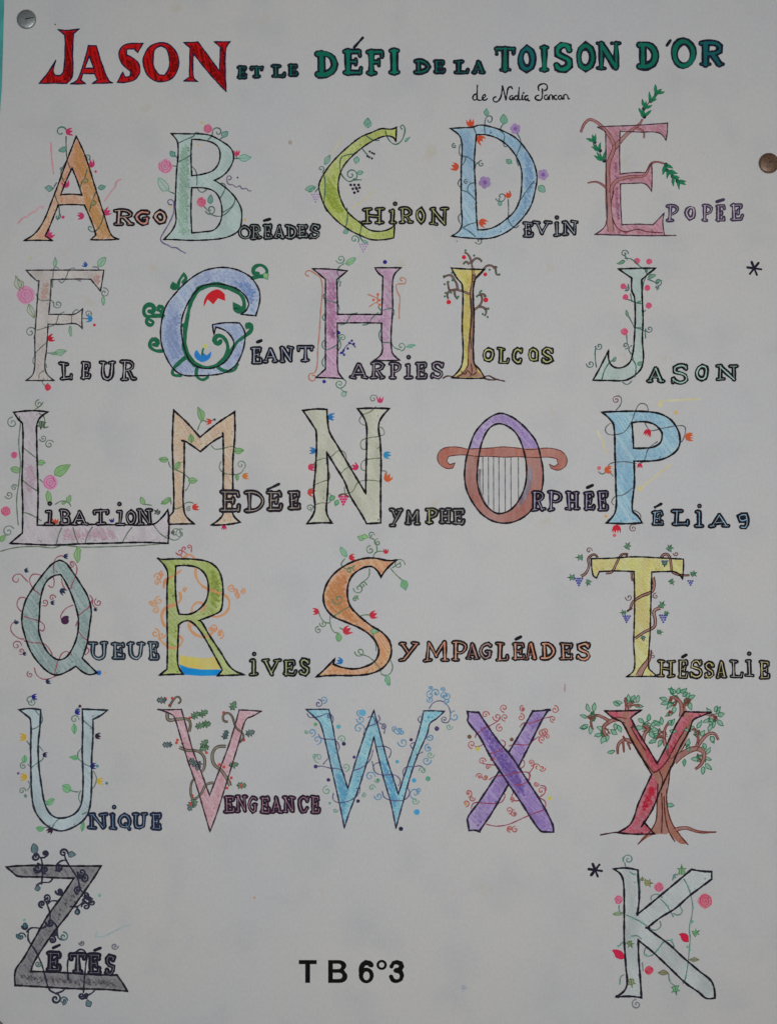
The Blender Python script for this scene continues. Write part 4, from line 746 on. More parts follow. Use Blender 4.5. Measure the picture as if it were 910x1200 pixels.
for a in ((288, 178, 250, 36, (196, 36, 52)), (462, 215, 0, 42, (216, 84, 46)), (72, 375, 0, 36, (216, 84, 46)), (244, 342, 270, 24, (192, 36, 70)), (132, 640, 270, 42, (200, 34, 50))): tulip(*a, n=4)
for a in ((47, 366, 10, (200, 50, 56)), (122, 692, 9, (186, 70, 84)), (419, 97, 11, (212, 146, 84)), (80, 600, 9, (214, 142, 90)), (343, 58, 13, (204, 178, 130)), (245, 467, 13, (208, 172, 110))): blob(*a, soft=True)
for p in ([(343, 70), (340, 45), (400, 38), (460, 35), (535, 32)], [(390, 350), (340, 392), (290, 430), (245, 467)], [(40, 185), (50, 215), (68, 240), (72, 270), (85, 295)]): ray(p, (196, 176, 138), 1.6)
word('small word ÉLiAS with blue colouring and a nine shaped S', [B('E', 298, 570, 362, 648, acc=(318, 556, 348, 540)), B('L', 393, 566, 487, 648), B('i', 503, 570, 555, 658, dot=(533, 550)), B('A', 576, 583, 685, 657), B('9', 712, 582, 776, 662)], 5.0, (112, 150, 176), 1.4)

# Q
frame(0, 640, 200)
big('letter_drawing', 'grey green capital letter Q with thin red tendrils', [(318, 75), (350, 88), (380, 125), (430, 200), (470, 270), (488, 345), (480, 420), (465, 520), (440, 598), (518, 675), (470, 684), (405, 640), (360, 668), (310, 687), (265, 675), (210, 625), (165, 560), (135, 480), (118, 395), (135, 300), (180, 220), (235, 145), (280, 95)],
    [[(325, 152), (350, 190), (385, 265), (410, 340), (420, 400), (412, 480), (385, 550), (350, 595), (310, 605), (265, 575), (230, 520), (208, 450), (212, 370), (218, 280), (245, 195), (285, 160)]], (134, 152, 150), 1.7, .85)
RT = (166, 92, 108)
for p in ([(290, 145), (288, 100), (300, 65), (325, 52), (345, 58)], [(380, 215), (398, 175), (412, 120), (395, 85), (375, 85)], [(180, 232), (205, 250), (218, 262)], [(130, 375), (170, 388), (212, 400), (238, 425), (230, 452), (215, 445)], [(130, 505), (180, 515), (235, 520), (265, 550), (280, 580)], [(290, 690), (300, 650), (310, 610)], [(420, 370), (450, 345), (475, 325), (490, 290)], [(420, 455), (450, 490), (480, 510)], [(390, 315), (350, 335), (325, 375), (335, 400)], [(230, 160), (180, 150), (160, 175), (165, 205), (185, 230)], [(150, 190), (130, 170), (110, 150), (80, 155), (70, 180), (92, 192), (100, 175)], [(145, 280), (110, 275), (92, 310), (110, 345), (125, 345)], [(85, 400), (60, 425), (65, 460), (100, 490), (130, 495)], [(315, 610), (330, 575), (355, 562), (385, 580)], [(300, 692), (240, 710), (200, 690), (185, 650)], [(260, 210), (280, 220), (290, 195), (285, 165)], [(330, 175), (335, 205), (350, 230)], [(480, 262), (495, 285), (495, 310), (510, 330)], [(415, 400), (405, 425)], [(370, 230), (385, 220)], [(465, 540), (475, 560), (455, 580)]):
    line(p, RT, .95, 'tendril')
for a in ((382, 98, 14), (280, 275, 16), (525, 300, 20), (90, 530, 24), (162, 685, 16), (240, 300, 18), (115, 560, 16)): curl(a[0], a[1], a[2], random.choice((0, 120, 240)), 1.2, RT, .9, name='tendril')
for x, y, s, a in ((352, 54, 26, 0), (142, 130, 24, 20), (88, 406, 24, 60), (132, 574, 20, 0), (258, 722, 28, 20), (282, 302, 24, 0), (335, 240, 34, -40), (510, 338, 20, 0)): tulip(x - s * .5 * math.cos(math.radians(a)), y + s * .5 * math.sin(math.radians(a)), a, s, (34, 46, 72))
g = Mark(); g.stroke(PP(spiral(350, 397, 20, 60, 1.2, .1)), 4.0, ink((58, 30, 56))); g.build('flower', CUR[0])
blob(528, 675, 14, (40, 92, 160)); blob(562, 675, 8, (206, 150, 110), soft=True)
word('small word UEUE with grey green colouring beside the Q', [B('U', 470, 508, 584, 608), B('E', 592, 510, 674, 608), B('U', 674, 510, 778, 608), B('E', 788, 508, 852, 610)], 5.0, (118, 142, 150), 1.3, inkc=(28, 32, 44))

# R
frame(170, 640, 200)
g_lab = 'green capital letter R with orange scrolls and a yellow and blue foot'
big('letter_drawing', g_lab, [(65, 62), (90, 70), (160, 68), (260, 70), (340, 85), (390, 125), (412, 190), (415, 270), (405, 340), (375, 362), (288, 396), (302, 404), (340, 470), (400, 560), (460, 650), (530, 686), (470, 688), (388, 690), (412, 660), (380, 600), (330, 510), (285, 440), (240, 400), (205, 402), (180, 420), (176, 520), (176, 630), (203, 683), (140, 684), (78, 688), (118, 655), (120, 540), (118, 380), (118, 220), (118, 130)],
    [[(165, 106), (220, 103), (280, 115), (320, 150), (338, 210), (328, 285), (290, 335), (240, 362), (182, 362), (168, 300), (162, 200)]], (150, 162, 92), 1.8, .9,
    extra=[([(340, 110), (385, 150), (400, 260), (390, 330), (350, 340), (345, 230)], (132, 146, 66), .7), ([(118, 660), (125, 560), (150, 570), (160, 670)], (164, 170, 120), .6)])
g = Mark(); z = nextz(); g.fill(PP([(182, 580), (240, 590), (310, 598), (372, 592), (402, 655), (300, 662), (230, 650), (185, 632)]), [], pencil((222, 166, 70), .95, .2), z, False); g.build('yellow_band', CUR[0])
g = Mark(); z = nextz(); g.fill(PP([(182, 630), (230, 648), (300, 658), (405, 658), (385, 690), (300, 692), (206, 685)]), [], pencil((24, 122, 186), 1.0, .2), z, False); g.build('blue_band', CUR[0])
OR = (216, 122, 66)
for p, wd in (([(270, 120), (275, 170), (310, 215), (380, 245), (430, 265), (450, 300), (435, 350), (390, 375), (350, 372)], 2.0), ([(190, 130), (150, 160), (110, 180), (100, 220)], 1.8), ([(185, 250), (190, 285), (165, 310), (120, 325), (95, 350), (90, 390), (105, 425)], 2.6), ([(300, 345), (320, 320), (285, 300), (255, 320), (250, 350)], 2.0), ([(235, 400), (245, 450), (290, 480), (340, 478), (370, 440)], 2.2), ([(185, 480), (200, 505), (170, 540), (130, 540), (95, 515), (75, 490)], 2.0), ([(205, 65), (235, 45), (260, 60), (270, 75)], 2.0)): line(p, OR, wd, 'scroll', True)
for cx, cy, r in ((462, 222, 18), (490, 262, 14), (520, 242, 14), (72, 165, 20), (65, 195, 16), (90, 150, 14), (75, 290, 20), (45, 310, 16), (55, 340, 18), (32, 300, 12), (55, 465, 22), (90, 475, 16), (365, 435, 20), (400, 470, 20), (405, 455, 12), (350, 440, 10), (215, 230, 12), (240, 425, 16), (480, 240, 14), (110, 190, 12)): curl(cx, cy, r, random.choice((0, 90, 180, 270)), random.choice((1.2, -1.2)), OR, 1.1, name='scroll', soft=True)
for cx, cy, r in ((185, 30, 18), (210, 15, 14), (235, 5, 12)): curl(cx, cy, r, cx * 3, 1.0 if cx != 210 else -1.0, (190, 106, 110), 1.0, name='scroll', stem=[(cx + 12, cy + 26)])
word('small word iVES with green colouring beside the green R', [B('i', 550, 600, 610, 693, dot=(582, 575)), B('V', 620, 598, 728, 692), B('E', 733, 602, 811, 693), B('S', 818, 598, 880, 692)], 5.0, (140, 156, 96), 1.3)

# S
frame(350, 630, 350)
big('letter_drawing', 'orange capital letter S with fine green vines', [(297, 68), (272, 70), (225, 62), (180, 68), (130, 92), (95, 125), (76, 170), (80, 210), (105, 240), (145, 258), (190, 278), (225, 305), (243, 340), (235, 372), (210, 390), (170, 400), (130, 395), (105, 385), (110, 368), (85, 395), (54, 424), (100, 420), (170, 420), (220, 414), (258, 395), (280, 360), (278, 320), (255, 290), (220, 268), (180, 235), (155, 205), (148, 160), (160, 120), (190, 95), (220, 88), (238, 100), (250, 120), (268, 95)],
    [], (206, 142, 104), 1.9, .9, extra=[([(90, 140), (130, 110), (150, 110), (145, 200), (170, 240), (200, 265), (180, 268), (110, 232), (85, 195)], (208, 128, 82), .8)])
for p in ([(100, 245), (128, 225), (158, 208)], [(140, 65), (130, 85), (150, 95), (170, 85)], [(258, 42), (235, 45), (225, 65)], [(215, 0), (232, 10), (238, 40)], [(285, 92), (310, 75)], [(280, 95), (295, 112), (315, 130)], [(215, 95), (212, 120), (190, 140), (180, 150)], [(180, 240), (210, 235), (222, 240)], [(60, 225), (75, 255), (95, 260), (95, 240)], [(95, 260), (105, 285), (122, 292)], [(145, 285), (125, 275)], [(225, 290), (235, 330), (235, 345)], [(185, 355), (215, 365), (240, 390), (250, 410)], [(250, 415), (270, 420), (285, 400), (280, 375)], [(235, 290), (225, 285)]):
    line(p, (104, 134, 104), .95)
for cx, cy, r in ((218, 38, 12), (240, 15, 10), (305, 82, 16), (120, 188, 16), (182, 155, 14), (195, 145, 10), (60, 282, 10), (75, 262, 10), (186, 348, 14), (172, 188, 8), (155, 100, 10)): curl(cx, cy, r, random.choice((0, 90, 180)), 1.2, (104, 138, 108), .95)
for a in ((145, 60, 120, 38, 14), (200, 5, 160, 22, 14), (315, 128, -70, 34, 24), (120, 290, -85, 28, 18), (265, 418, -70, 34, 16), (218, 285, 0, 26, 14), (168, 185, 30, 14, 8)): leaf(*a, (94, 148, 92), VG, TEAL if a[3] > 30 else None)
for a in ((152, 62, 10, 20), (265, 50, 90, 16), (62, 225, 180, 20), (215, 240, 20, 24), (135, 290, 30, 26)): tulip(*a, (190, 44, 60))
tulip(135, 380, 160, 20, BLU)
OS = (196, 122, 84)
word('small word YMPAGLÉADES with orange colouring beside the orange S', [B('Y', 302, 316, 370, 378), B('M', 377, 314, 461, 380), B('P', 461, 314, 511, 378), B('A', 507, 318, 552, 374, col=(150, 100, 80)), B('G', 548, 318, 590, 372, col=(120, 84, 70)), B('L', 596, 316, 641, 378), B('E', 647, 318, 691, 374, acc=(660, 310, 676, 302)), B('A', 684, 318, 727, 374), B('D', 734, 318, 782, 374), B('E', 791, 319, 837, 375), B('S', 842, 318, 889, 375)], 5.2, OS, 1.25)

# T
frame(660, 630, 250)
big('letter_drawing', 'yellow capital letter T with brown grape vine', [(117, 90), (200, 88), (300, 82), (400, 86), (510, 92), (510, 130), (506, 176), (480, 148), (430, 145), (375, 147), (372, 250), (368, 400), (362, 555), (380, 575), (398, 592), (330, 592), (268, 593), (300, 560), (298, 450), (302, 300), (300, 145), (220, 142), (152, 145), (140, 172), (125, 160)],
    [], (192, 178, 116), 1.5, .85)
VB = (132, 86, 70)
for p, a, b in (([(75, 165), (95, 150), (108, 120), (105, 90), (128, 72), (145, 85)], 9, 6), ([(180, 150), (205, 145), (225, 110), (245, 75), (270, 70), (268, 80)], 9, 6), ([(415, 85), (435, 70), (452, 85), (458, 120), (465, 148), (500, 160), (535, 160)], 9, 6), ([(380, 170), (385, 205), (375, 230), (330, 250), (295, 275), (285, 305)], 12, 8), ([(410, 300), (385, 315), (390, 350), (385, 380), (345, 402), (305, 430)], 12, 8), ([(370, 480), (362, 520), (335, 560), (320, 590)], 8, 26), ([(290, 150), (292, 180), (300, 185)], 8, 6), ([(290, 300), (270, 315)], 6, 4)):
    band(p, a, b, VB, (60, 34, 30), ew=1.1)
for cx, cy, r in ((108, 55, 12), (478, 68, 10), (278, 255, 14), (392, 250, 12), (380, 505, 12)): curl(cx, cy, r, random.choice((0, 90, 180)), 1.1, (120, 90, 96), .9)
for x, y, a, s in ((80, 85, 180, 20), (45, 170, 180, 20), (108, 182, 250, 18), (266, 46, 60, 22), (445, 55, 60, 22), (430, 100, 270, 16), (455, 180, 300, 18), (542, 158, 20, 20), (265, 320, 180, 18), (412, 298, 60, 22), (430, 322, 0, 14), (398, 403, 0, 18), (340, 420, 250, 14)): sprig(x, y, a, s * 1.1, (46, 112, 72), 'vine_leaf', 7)
for x, y, s, r in ((64, 175, 10, 4), (540, 185, 9, 3), (268, 335, 9, 4), (425, 332, 10, 4), (430, 100, 8, 4), (340, 425, 7, 3)): grapes(x, y, s, (60, 62, 128), r, r=.4)
word('small word HÉSSALiE with yellow colouring beside the yellow T', [B('H', 394, 520, 477, 598), B('E', 484, 520, 532, 602, acc=(505, 510, 522, 500)), B('S', 534, 520, 592, 600), B('S', 598, 528, 644, 602), B('A', 643, 524, 698, 602), B('L', 704, 520, 767, 600, col=(160, 156, 150)), B('i', 768, 520, 814, 594, dot=(790, 495), col=(160, 156, 150)), B('E', 830, 524, 882, 605)], 4.6, (184, 168, 104), 1.25)

# U
frame(10, 810, 190)
big('letter_drawing', 'pale blue capital letter U with little blue and yellow flowers', [(62, 105), (120, 97), (182, 104), (178, 200), (168, 300), (172, 420), (188, 540), (205, 630), (238, 690), (285, 712), (350, 700), (390, 670), (412, 620), (420, 500), (415, 350), (418, 200), (415, 100), (480, 103), (556, 106), (520, 135), (475, 158), (475, 260), (468, 380), (468, 500), (462, 620), (445, 690), (410, 735), (350, 770), (295, 784), (240, 768), (190, 730), (150, 670), (134, 600), (128, 480), (126, 330), (124, 160), (95, 130)],
    [], (158, 180, 186), 1.8, .8, inkc=(30, 34, 46))
for p in ([(130, 215), (165, 200), (190, 170), (185, 120)], [(130, 430), (160, 405), (190, 385), (200, 360)], [(420, 160), (445, 185), (470, 205)], [(415, 400), (440, 415), (470, 425)], [(245, 765), (265, 735), (285, 715)], [(410, 320), (390, 350), (395, 380), (420, 400)], [(405, 560), (395, 600), (412, 635)], [(410, 730), (415, 760)], [(120, 60), (105, 50), (120, 30), (145, 35)], [(105, 280), (118, 300), (125, 290)], [(175, 310), (195, 335)], [(110, 410), (130, 430)], [(478, 450), (495, 490), (485, 530), (472, 548)], [(112, 505), (122, 530), (108, 555)], [(335, 548), (365, 562), (392, 565)], [(195, 600), (210, 620)], [(195, 765), (225, 765), (240, 770)], [(478, 260), (472, 290)], [(150, 105), (170, 130), (180, 135)], [(415, 690), (440, 680)]):
    line(p, (104, 136, 126), .95)
for cx, cy, r in ((135, 60, 20), (372, 158, 22), (85, 420, 18), (78, 560, 18), (98, 588, 8), (392, 110, 14)): curl(cx, cy, r, random.choice((0, 90, 180)), 1.2, (112, 146, 128), .95)
for x, y, s, a, c in ((130, 35, 32, 10, (36, 38, 118)), (372, 120, 32, 10, (36, 36, 130)), (104, 258, 42, 180, (222, 150, 60)), (108, 482, 42, 180, (222, 150, 60)), (495, 505, 38, 0, (222, 160, 60)), (485, 252, 34, 0, (42, 30, 44)), (192, 357, 28, 0, (36, 30, 70)), (458, 420, 34, 0, (30, 36, 110)), (245, 770, 34, 230, (50, 30, 50))): tulip(x, y, a, s, c)
for a in ((402, 84, 9, (60, 40, 50)), (56, 461, 7, (70, 50, 110)), (500, 420, 9, (60, 120, 130)), (552, 516, 9, (70, 110, 110))): blob(*a)
for a in ((370, 238, 90, 60, 30), (92, 400, 90, 40, 30), (395, 378, 170, 52, 26), (350, 560, 145, 56, 44), (212, 635, 35, 56, 28), (198, 775, 170, 44, 30), (415, 785, 80, 52, 20)): leaf(*a, (86, 152, 92), (50, 110, 80), (80, 136, 100))
word('small word NiQUE with blue colouring beside the pale blue U', [B('N', 443, 680, 562, 778), B('i', 563, 684, 612, 778, dot=(594, 650)), B('Q', 614, 684, 692, 776), B('U', 690, 680, 784, 778), B('E', 794, 680, 862, 780)], 5.0, (86, 120, 150), 1.45, inkc=(26, 30, 48))

# V
frame(170, 810, 210)
big('letter_drawing', 'pink capital letter V with thorny holly branches', [(62, 92), (120, 94), (185, 92), (210, 180), (240, 290), (285, 410), (328, 528), (370, 420), (420, 290), (455, 180), (478, 95), (530, 97), (590, 102), (550, 125), (512, 145), (480, 250), (440, 380), (400, 510), (365, 620), (330, 712), (300, 610), (265, 490), (220, 360), (180, 230), (148, 130), (125, 112)],
    [], (188, 148, 156), 1.4, .85, inkc=(50, 36, 46))
HB = (104, 94, 74)
for p, a, b in (([(125, 80), (140, 50), (165, 28), (182, 45), (170, 62)], 8, 6), ([(115, 110), (120, 145), (160, 142), (215, 142), (230, 160), (225, 205)], 14, 9), ([(175, 285), (215, 300), (270, 305), (300, 335), (300, 390), (285, 410)], 12, 10), ([(345, 465), (310, 475), (285, 520), (245, 545), (232, 500), (240, 455), (255, 445)], 10, 7), ([(420, 155), (400, 150), (398, 120), (425, 112), (445, 135), (460, 180), (500, 225), (480, 260)], 8, 7), ([(410, 280), (365, 285), (342, 320), (350, 370), (385, 400), (420, 450), (432, 480)], 12, 14)):
    band(p, a, b, HB, (60, 52, 40), ew=1.0)
for x, y, a in ((110, 45, 180), (235, 135, 30), (255, 180, 10), (140, 272, 180), (285, 285, 50), (325, 280, 200), (400, 245, 70), (435, 95, 60), (510, 220, 20), (425, 378, 10), (465, 478, 0), (240, 560, 250), (280, 355, 250), (230, 340, 300), (275, 125, 30), (285, 172, 10), (245, 540, 280)): sprig(x, y, a, 25, (56, 100, 62) if x % 2 else (44, 74, 74), 'holly_leaf', 6)
for x, y in ((125, 72), (138, 36), (165, 248), (228, 135), (378, 372), (400, 108), (502, 248), (488, 480), (416, 492), (232, 572), (240, 530), (105, 38), (438, 440), (312, 312), (190, 265), (400, 385), (430, 462), (160, 262)): blob(x, y, 8, (172, 62, 54))
word('small word ENGEANCE with dark pink colouring beside the pink V', [B('E', 396, 530, 458, 619), B('N', 455, 526, 523, 620), B('G', 522, 530, 574, 618), B('E', 582, 531, 638, 622), B('A', 634, 532, 702, 620), B('N', 694, 530, 764, 620), B('C', 774, 530, 832, 618), B('E', 838, 528, 890, 623)], 4.6, (152, 104, 122), 1.35, inkc=(36, 22, 38))

# W
frame(350, 800, 200)
big('letter_drawing', 'bright blue capital letter W with many tiny curls and dots', [(40, 143), (100, 142), (160, 142), (180, 230), (210, 390), (235, 480), (262, 565), (300, 430), (350, 280), (400, 148), (430, 260), (470, 410), (500, 500), (530, 595), (560, 500), (600, 380), (640, 260), (665, 150), (720, 150), (775, 153), (735, 190), (698, 218), (685, 270), (640, 370), (600, 480), (560, 620), (517, 775), (490, 640), (455, 520), (425, 400), (400, 290), (370, 400), (320, 560), (270, 690), (243, 775), (220, 660), (180, 480), (150, 350), (115, 218), (85, 185)],
    [], (124, 170, 188), 1.4, .9, inkc=(36, 40, 62), extra=[([(190, 480), (225, 480), (262, 590), (250, 720), (235, 720)], (96, 152, 190), .75), ([(430, 400), (465, 420), (520, 590), (515, 720), (480, 600)], (92, 144, 196), .75), ([(640, 280), (675, 270), (600, 470), (595, 420)], (132, 166, 156), .6)])
W1 = (106, 104, 142); W2 = (108, 158, 194); W3 = (130, 176, 156)
for p in ([(45, 165), (60, 185), (110, 180), (155, 165), (180, 180), (182, 210)], [(105, 275), (125, 298), (190, 305), (215, 335), (210, 365)], [(85, 450), (120, 445), (165, 455), (225, 465), (245, 500)], [(130, 435), (155, 405)], [(185, 590), (185, 625), (220, 640), (280, 625), (320, 590), (325, 555)], [(290, 468), (340, 450), (380, 410), (395, 360)], [(345, 280), (360, 240), (400, 222), (430, 200), (425, 175)], [(370, 185), (395, 180), (408, 225)], [(430, 215), (455, 235), (455, 270)], [(420, 342), (460, 340), (490, 360), (480, 400)], [(430, 425), (400, 440), (405, 475), (440, 492), (510, 492), (540, 520), (530, 550)], [(445, 580), (460, 615), (520, 630), (570, 620), (590, 590), (580, 560)], [(560, 500), (555, 470), (575, 450), (610, 450)], [(605, 350), (595, 330), (615, 320)], [(650, 215), (635, 195), (650, 178)], [(695, 138), (720, 105), (760, 98), (795, 125), (808, 170), (795, 210), (765, 210)], [(610, 450), (650, 445), (670, 470)], [(625, 385), (660, 370)], [(670, 300), (700, 280)], [(400, 460), (390, 420)]):
    line(p, W1, .95)
for cx, cy, r, c in ((105, 112, 20, W1), (132, 90, 18, W2), (70, 265, 20, W2), (98, 305, 22, W2), (40, 262, 10, W3), (232, 302, 20, W3), (105, 400, 24, W3), (85, 395, 14, W3), (150, 575, 22, W3), (250, 450, 20, W3), (345, 600, 12, W3), (330, 195, 20, W2), (320, 245, 26, W2), (325, 160, 16, W2), (530, 255, 20, W2), (555, 318, 24, W2), (548, 262, 16, W2), (510, 245, 14, W2), (700, 65, 20, W2), (730, 55, 20, W2), (770, 70, 18, W2), (790, 70, 20, W2), (790, 100, 16, W2), (830, 180, 26, W2), (800, 235, 16, W3), (775, 195, 16, W1), (700, 290, 18, W2), (690, 350, 20, W2), (680, 415, 22, W2), (660, 470, 18, W3), (700, 385, 18, W3), (390, 560, 16, W3), (425, 605, 20, W2), (620, 590, 28, W2), (620, 630, 18, W3), (380, 500, 24, W2), (420, 520, 14, W3), (195, 680, 12, W3), (700, 90, 16, W2), (450, 235, 14, W1), (165, 180, 12, W1), (640, 575, 14, W2), (705, 30, 10, W2), (770, 38, 12, W2)):
    curl(cx, cy, r, random.choice((0, 90, 180, 270)), random.choice((1.2, -1.2)), c, .95)
for x, y, r, c in ((90, 222, 10, (84, 130, 90)), (212, 235, 12, (70, 140, 150)), (240, 326, 11, (40, 40, 70)), (295, 397, 9, (70, 50, 100)), (158, 518, 10, (50, 40, 80)), (90, 447, 11, (50, 44, 84)), (524, 421, 10, (60, 130, 180)), (598, 304, 9, (60, 36, 80)), (735, 245, 13, (60, 48, 84)), (688, 512, 14, (80, 134, 110)), (614, 521, 12, (60, 130, 180)), (628, 690, 16, (60, 132, 190)), (544, 779, 12, (34, 30, 60)), (316, 631, 10, (44, 40, 66)), (340, 160, 18, (80, 140, 180)), (420, 520, 8, (70, 120, 90)), (165, 642, 8, (90, 130, 120)), (478, 5, 12, (70, 140, 100)), (690, 345, 8, (50, 110, 190)), (730, 60, 6, (60, 130, 140))): blob(x, y, r, c, 'dot')

# X
frame(520, 800, 180)
big('letter_drawing', 'violet capital letter X with fine red scrolls', [(138, 170), (170, 174), (205, 176), (260, 260), (320, 345), (380, 415), (450, 300), (525, 168), (570, 166), (618, 160), (580, 220), (540, 300), (490, 400), (440, 498), (500, 590), (570, 700), (640, 835), (648, 885), (610, 884), (572, 878), (520, 810), (450, 700), (382, 600), (330, 690), (270, 790), (208, 880), (180, 874), (148, 876), (143, 840), (140, 800), (200, 715), (270, 610), (328, 520), (270, 430), (210, 320), (140, 228), (143, 200)],
    [], (138, 116, 166), 1.9, .85, inkc=(32, 26, 44), opens=[[(380, 415), (415, 460), (440, 500)], [(328, 520), (355, 560), (382, 600)], [(600, 160), (628, 163)], [(196, 876), (212, 884)]],
    extra=[([(200, 260), (240, 250), (380, 440), (470, 600), (480, 680), (440, 660), (330, 480)], (104, 80, 152), .6)])
XR = (190, 104, 106)
for p in ([(190, 310), (230, 275), (280, 250), (320, 225), (330, 205)], [(265, 420), (310, 410), (350, 385), (362, 355), (340, 340)], [(450, 262), (470, 240), (520, 238), (580, 215), (640, 200)], [(385, 375), (420, 365), (490, 368), (530, 340), (560, 320)], [(268, 575), (300, 555), (360, 550), (420, 535), (490, 530), (510, 550), (490, 580)], [(500, 540), (530, 500)], [(160, 745), (180, 712), (250, 715), (330, 712), (358, 680), (355, 650)], [(250, 838), (310, 850), (380, 840), (450, 810), (530, 775), (590, 750), (600, 710), (570, 685)], [(415, 605), (460, 602), (500, 580), (505, 545)], [(230, 480), (270, 485), (310, 490)], [(185, 380), (215, 375), (235, 360)], [(470, 460), (475, 490), (450, 510)], [(410, 650), (400, 690), (430, 700), (450, 695)], [(560, 680), (590, 660), (600, 620), (570, 610)], [(185, 325), (190, 300)]):
    line(p, (162, 76, 100), .95, 'scroll')
for cx, cy, r in ((245, 190, 20), (315, 203, 24), (355, 150, 22), (360, 205, 20), (330, 270, 22), (465, 155, 18), (455, 205, 20), (645, 215, 18), (655, 160, 22), (580, 300, 22), (600, 290, 22), (580, 335, 20), (610, 320, 16), (165, 365, 22), (225, 465, 20), (210, 555, 18), (245, 560, 16), (515, 472, 18), (550, 500, 20), (580, 508, 18), (145, 655, 20), (130, 715, 18), (165, 685, 16), (385, 755, 20), (415, 775, 20), (390, 865, 18), (420, 870, 18), (545, 600, 14), (575, 640, 24), (400, 690, 14), (260, 500, 14), (285, 455, 14)):
    curl(cx, cy, r, random.choice((0, 90, 180, 270)), random.choice((1.25, -1.25)), XR, .95, name='scroll')
for x, y, r, c in ((150, 320, 13, (96, 70, 50)), (400, 337, 12, (100, 66, 50)), (198, 392, 14, (208, 160, 70)), (624, 684, 13, (208, 166, 70)), (128, 718, 9, (190, 120, 60)), (417, 775, 10, (140, 90, 90)), (465, 158, 8, (150, 70, 80)), (145, 655, 7, (150, 90, 80)), (385, 866, 10, (150, 90, 70)), (245, 562, 8, (130, 100, 70)), (560, 505, 10, (206, 170, 130)), (212, 555, 6, (150, 90, 80)), (518, 472, 6, (170, 90, 80))): blob(x, y, r, c, 'dot')
line([(715, 12), (713, 48)], (150, 116, 130), 1.4, 'pencil_ray', True)

# Y
frame(670, 800, 190)
big('letter_drawing', 'crimson capital letter Y grown into a brown leafy tree', [(182, 158), (290, 158), (390, 153), (355, 175), (328, 198), (365, 270), (420, 360), (475, 452), (520, 370), (580, 240), (630, 162), (700, 165), (778, 165), (730, 185), (678, 210), (660, 260), (600, 370), (560, 460), (490, 610), (450, 710), (385, 812), (402, 782), (460, 848), (350, 850), (250, 842), (328, 790), (370, 680), (410, 590), (445, 515), (400, 440), (340, 340), (280, 225), (225, 195)],
    [], (158, 62, 80), 1.7, .95, inkc=(30, 16, 24), extra=[([(400, 620), (440, 560), (470, 600), (440, 700), (390, 740), (385, 690)], (180, 24, 54), .85), ([(530, 360), (600, 270), (590, 340), (545, 420)], (170, 34, 62), .8), ([(330, 800), (370, 740), (420, 740), (385, 808), (440, 842), (260, 840)], (184, 122, 140), .7)])
YB = (134, 76, 54); YE = (92, 40, 38)
g = Mark(); z0 = nextz()
g.fill(PP([(455, 500), (500, 490), (540, 440), (580, 370), (620, 280), (665, 200), (620, 175), (600, 120), (625, 110), (655, 180), (680, 210), (640, 320), (600, 390), (560, 470), (535, 560), (530, 650), (545, 740), (580, 820), (640, 905), (600, 900), (545, 840), (530, 850), (480, 850), (440, 860), (370, 905), (400, 860), (450, 820), (470, 760), (475, 650), (480, 570), (450, 520), (400, 440), (340, 340), (290, 250), (285, 180), (300, 130), (325, 130), (318, 220), (350, 300), (400, 370), (420, 430)]), [], pencil((132, 72, 46), .98, .3), z0)
g.build('tree_trunk', CUR[0])
lines([[(480, 570), (475, 680), (470, 770), (440, 830), (368, 906)], [(530, 600), (532, 690), (555, 780), (600, 850), (648, 908)], [(500, 620), (505, 720), (500, 840)], [(515, 640), (520, 740), (540, 830), (575, 890)], [(455, 505), (485, 490), (530, 440), (590, 330), (640, 250)], [(290, 240), (340, 330), (400, 430), (455, 505)], [(330, 250), (370, 320), (410, 380)], [(560, 470), (600, 400), (650, 320)], [(550, 470), (540, 560), (530, 620)], [(490, 500), (505, 540), (498, 600)]], YE, 1.1, 'bark_line')
for p, a, b in (([(300, 215), (250, 205), (200, 225), (175, 255), (190, 300)], 22, 10), ([(205, 215), (150, 185), (110, 185), (85, 195)], 14, 7), ([(118, 190), (105, 220), (115, 260)], 9, 5), ([(305, 160), (315, 120), (345, 125), (378, 130)], 14, 5), ([(305, 140), (300, 110), (298, 85)], 10, 5), ([(335, 335), (295, 320), (260, 345), (255, 400)], 18, 6), ([(300, 325), (285, 300)], 8, 4), ([(310, 335), (325, 375)], 8, 4), ([(285, 335), (290, 390)], 8, 4), ([(395, 330), (405, 290), (425, 260), (400, 240)], 18, 7), ([(520, 350), (515, 300), (520, 260), (540, 225)], 16, 6), ([(515, 320), (490, 295), (470, 320)], 9, 5), ([(612, 190), (610, 120), (585, 90), (545, 85)], 22, 8), ([(625, 140), (640, 105), (665, 98)], 9, 5), ([(560, 170), (545, 160), (540, 185)], 8, 4), ([(570, 440), (620, 400), (690, 370), (735, 390), (730, 445), (690, 485)], 34, 8), ([(690, 370), (720, 330), (760, 290), (795, 285), (818, 320)], 20, 7), ([(700, 350), (705, 300), (690, 260), (672, 265)], 10, 5), ([(755, 178), (790, 185), (800, 210)], 10, 6), ([(580, 825), (640, 815), (700, 835), (800, 838)], 18, 3), ([(530, 380), (540, 410)], 8, 5)):
    band(p, a * 1.1, b * 1.25, (124, 64, 42), YE, ew=1.05)
GL1 = (78, 138, 106); GE = (28, 88, 62)
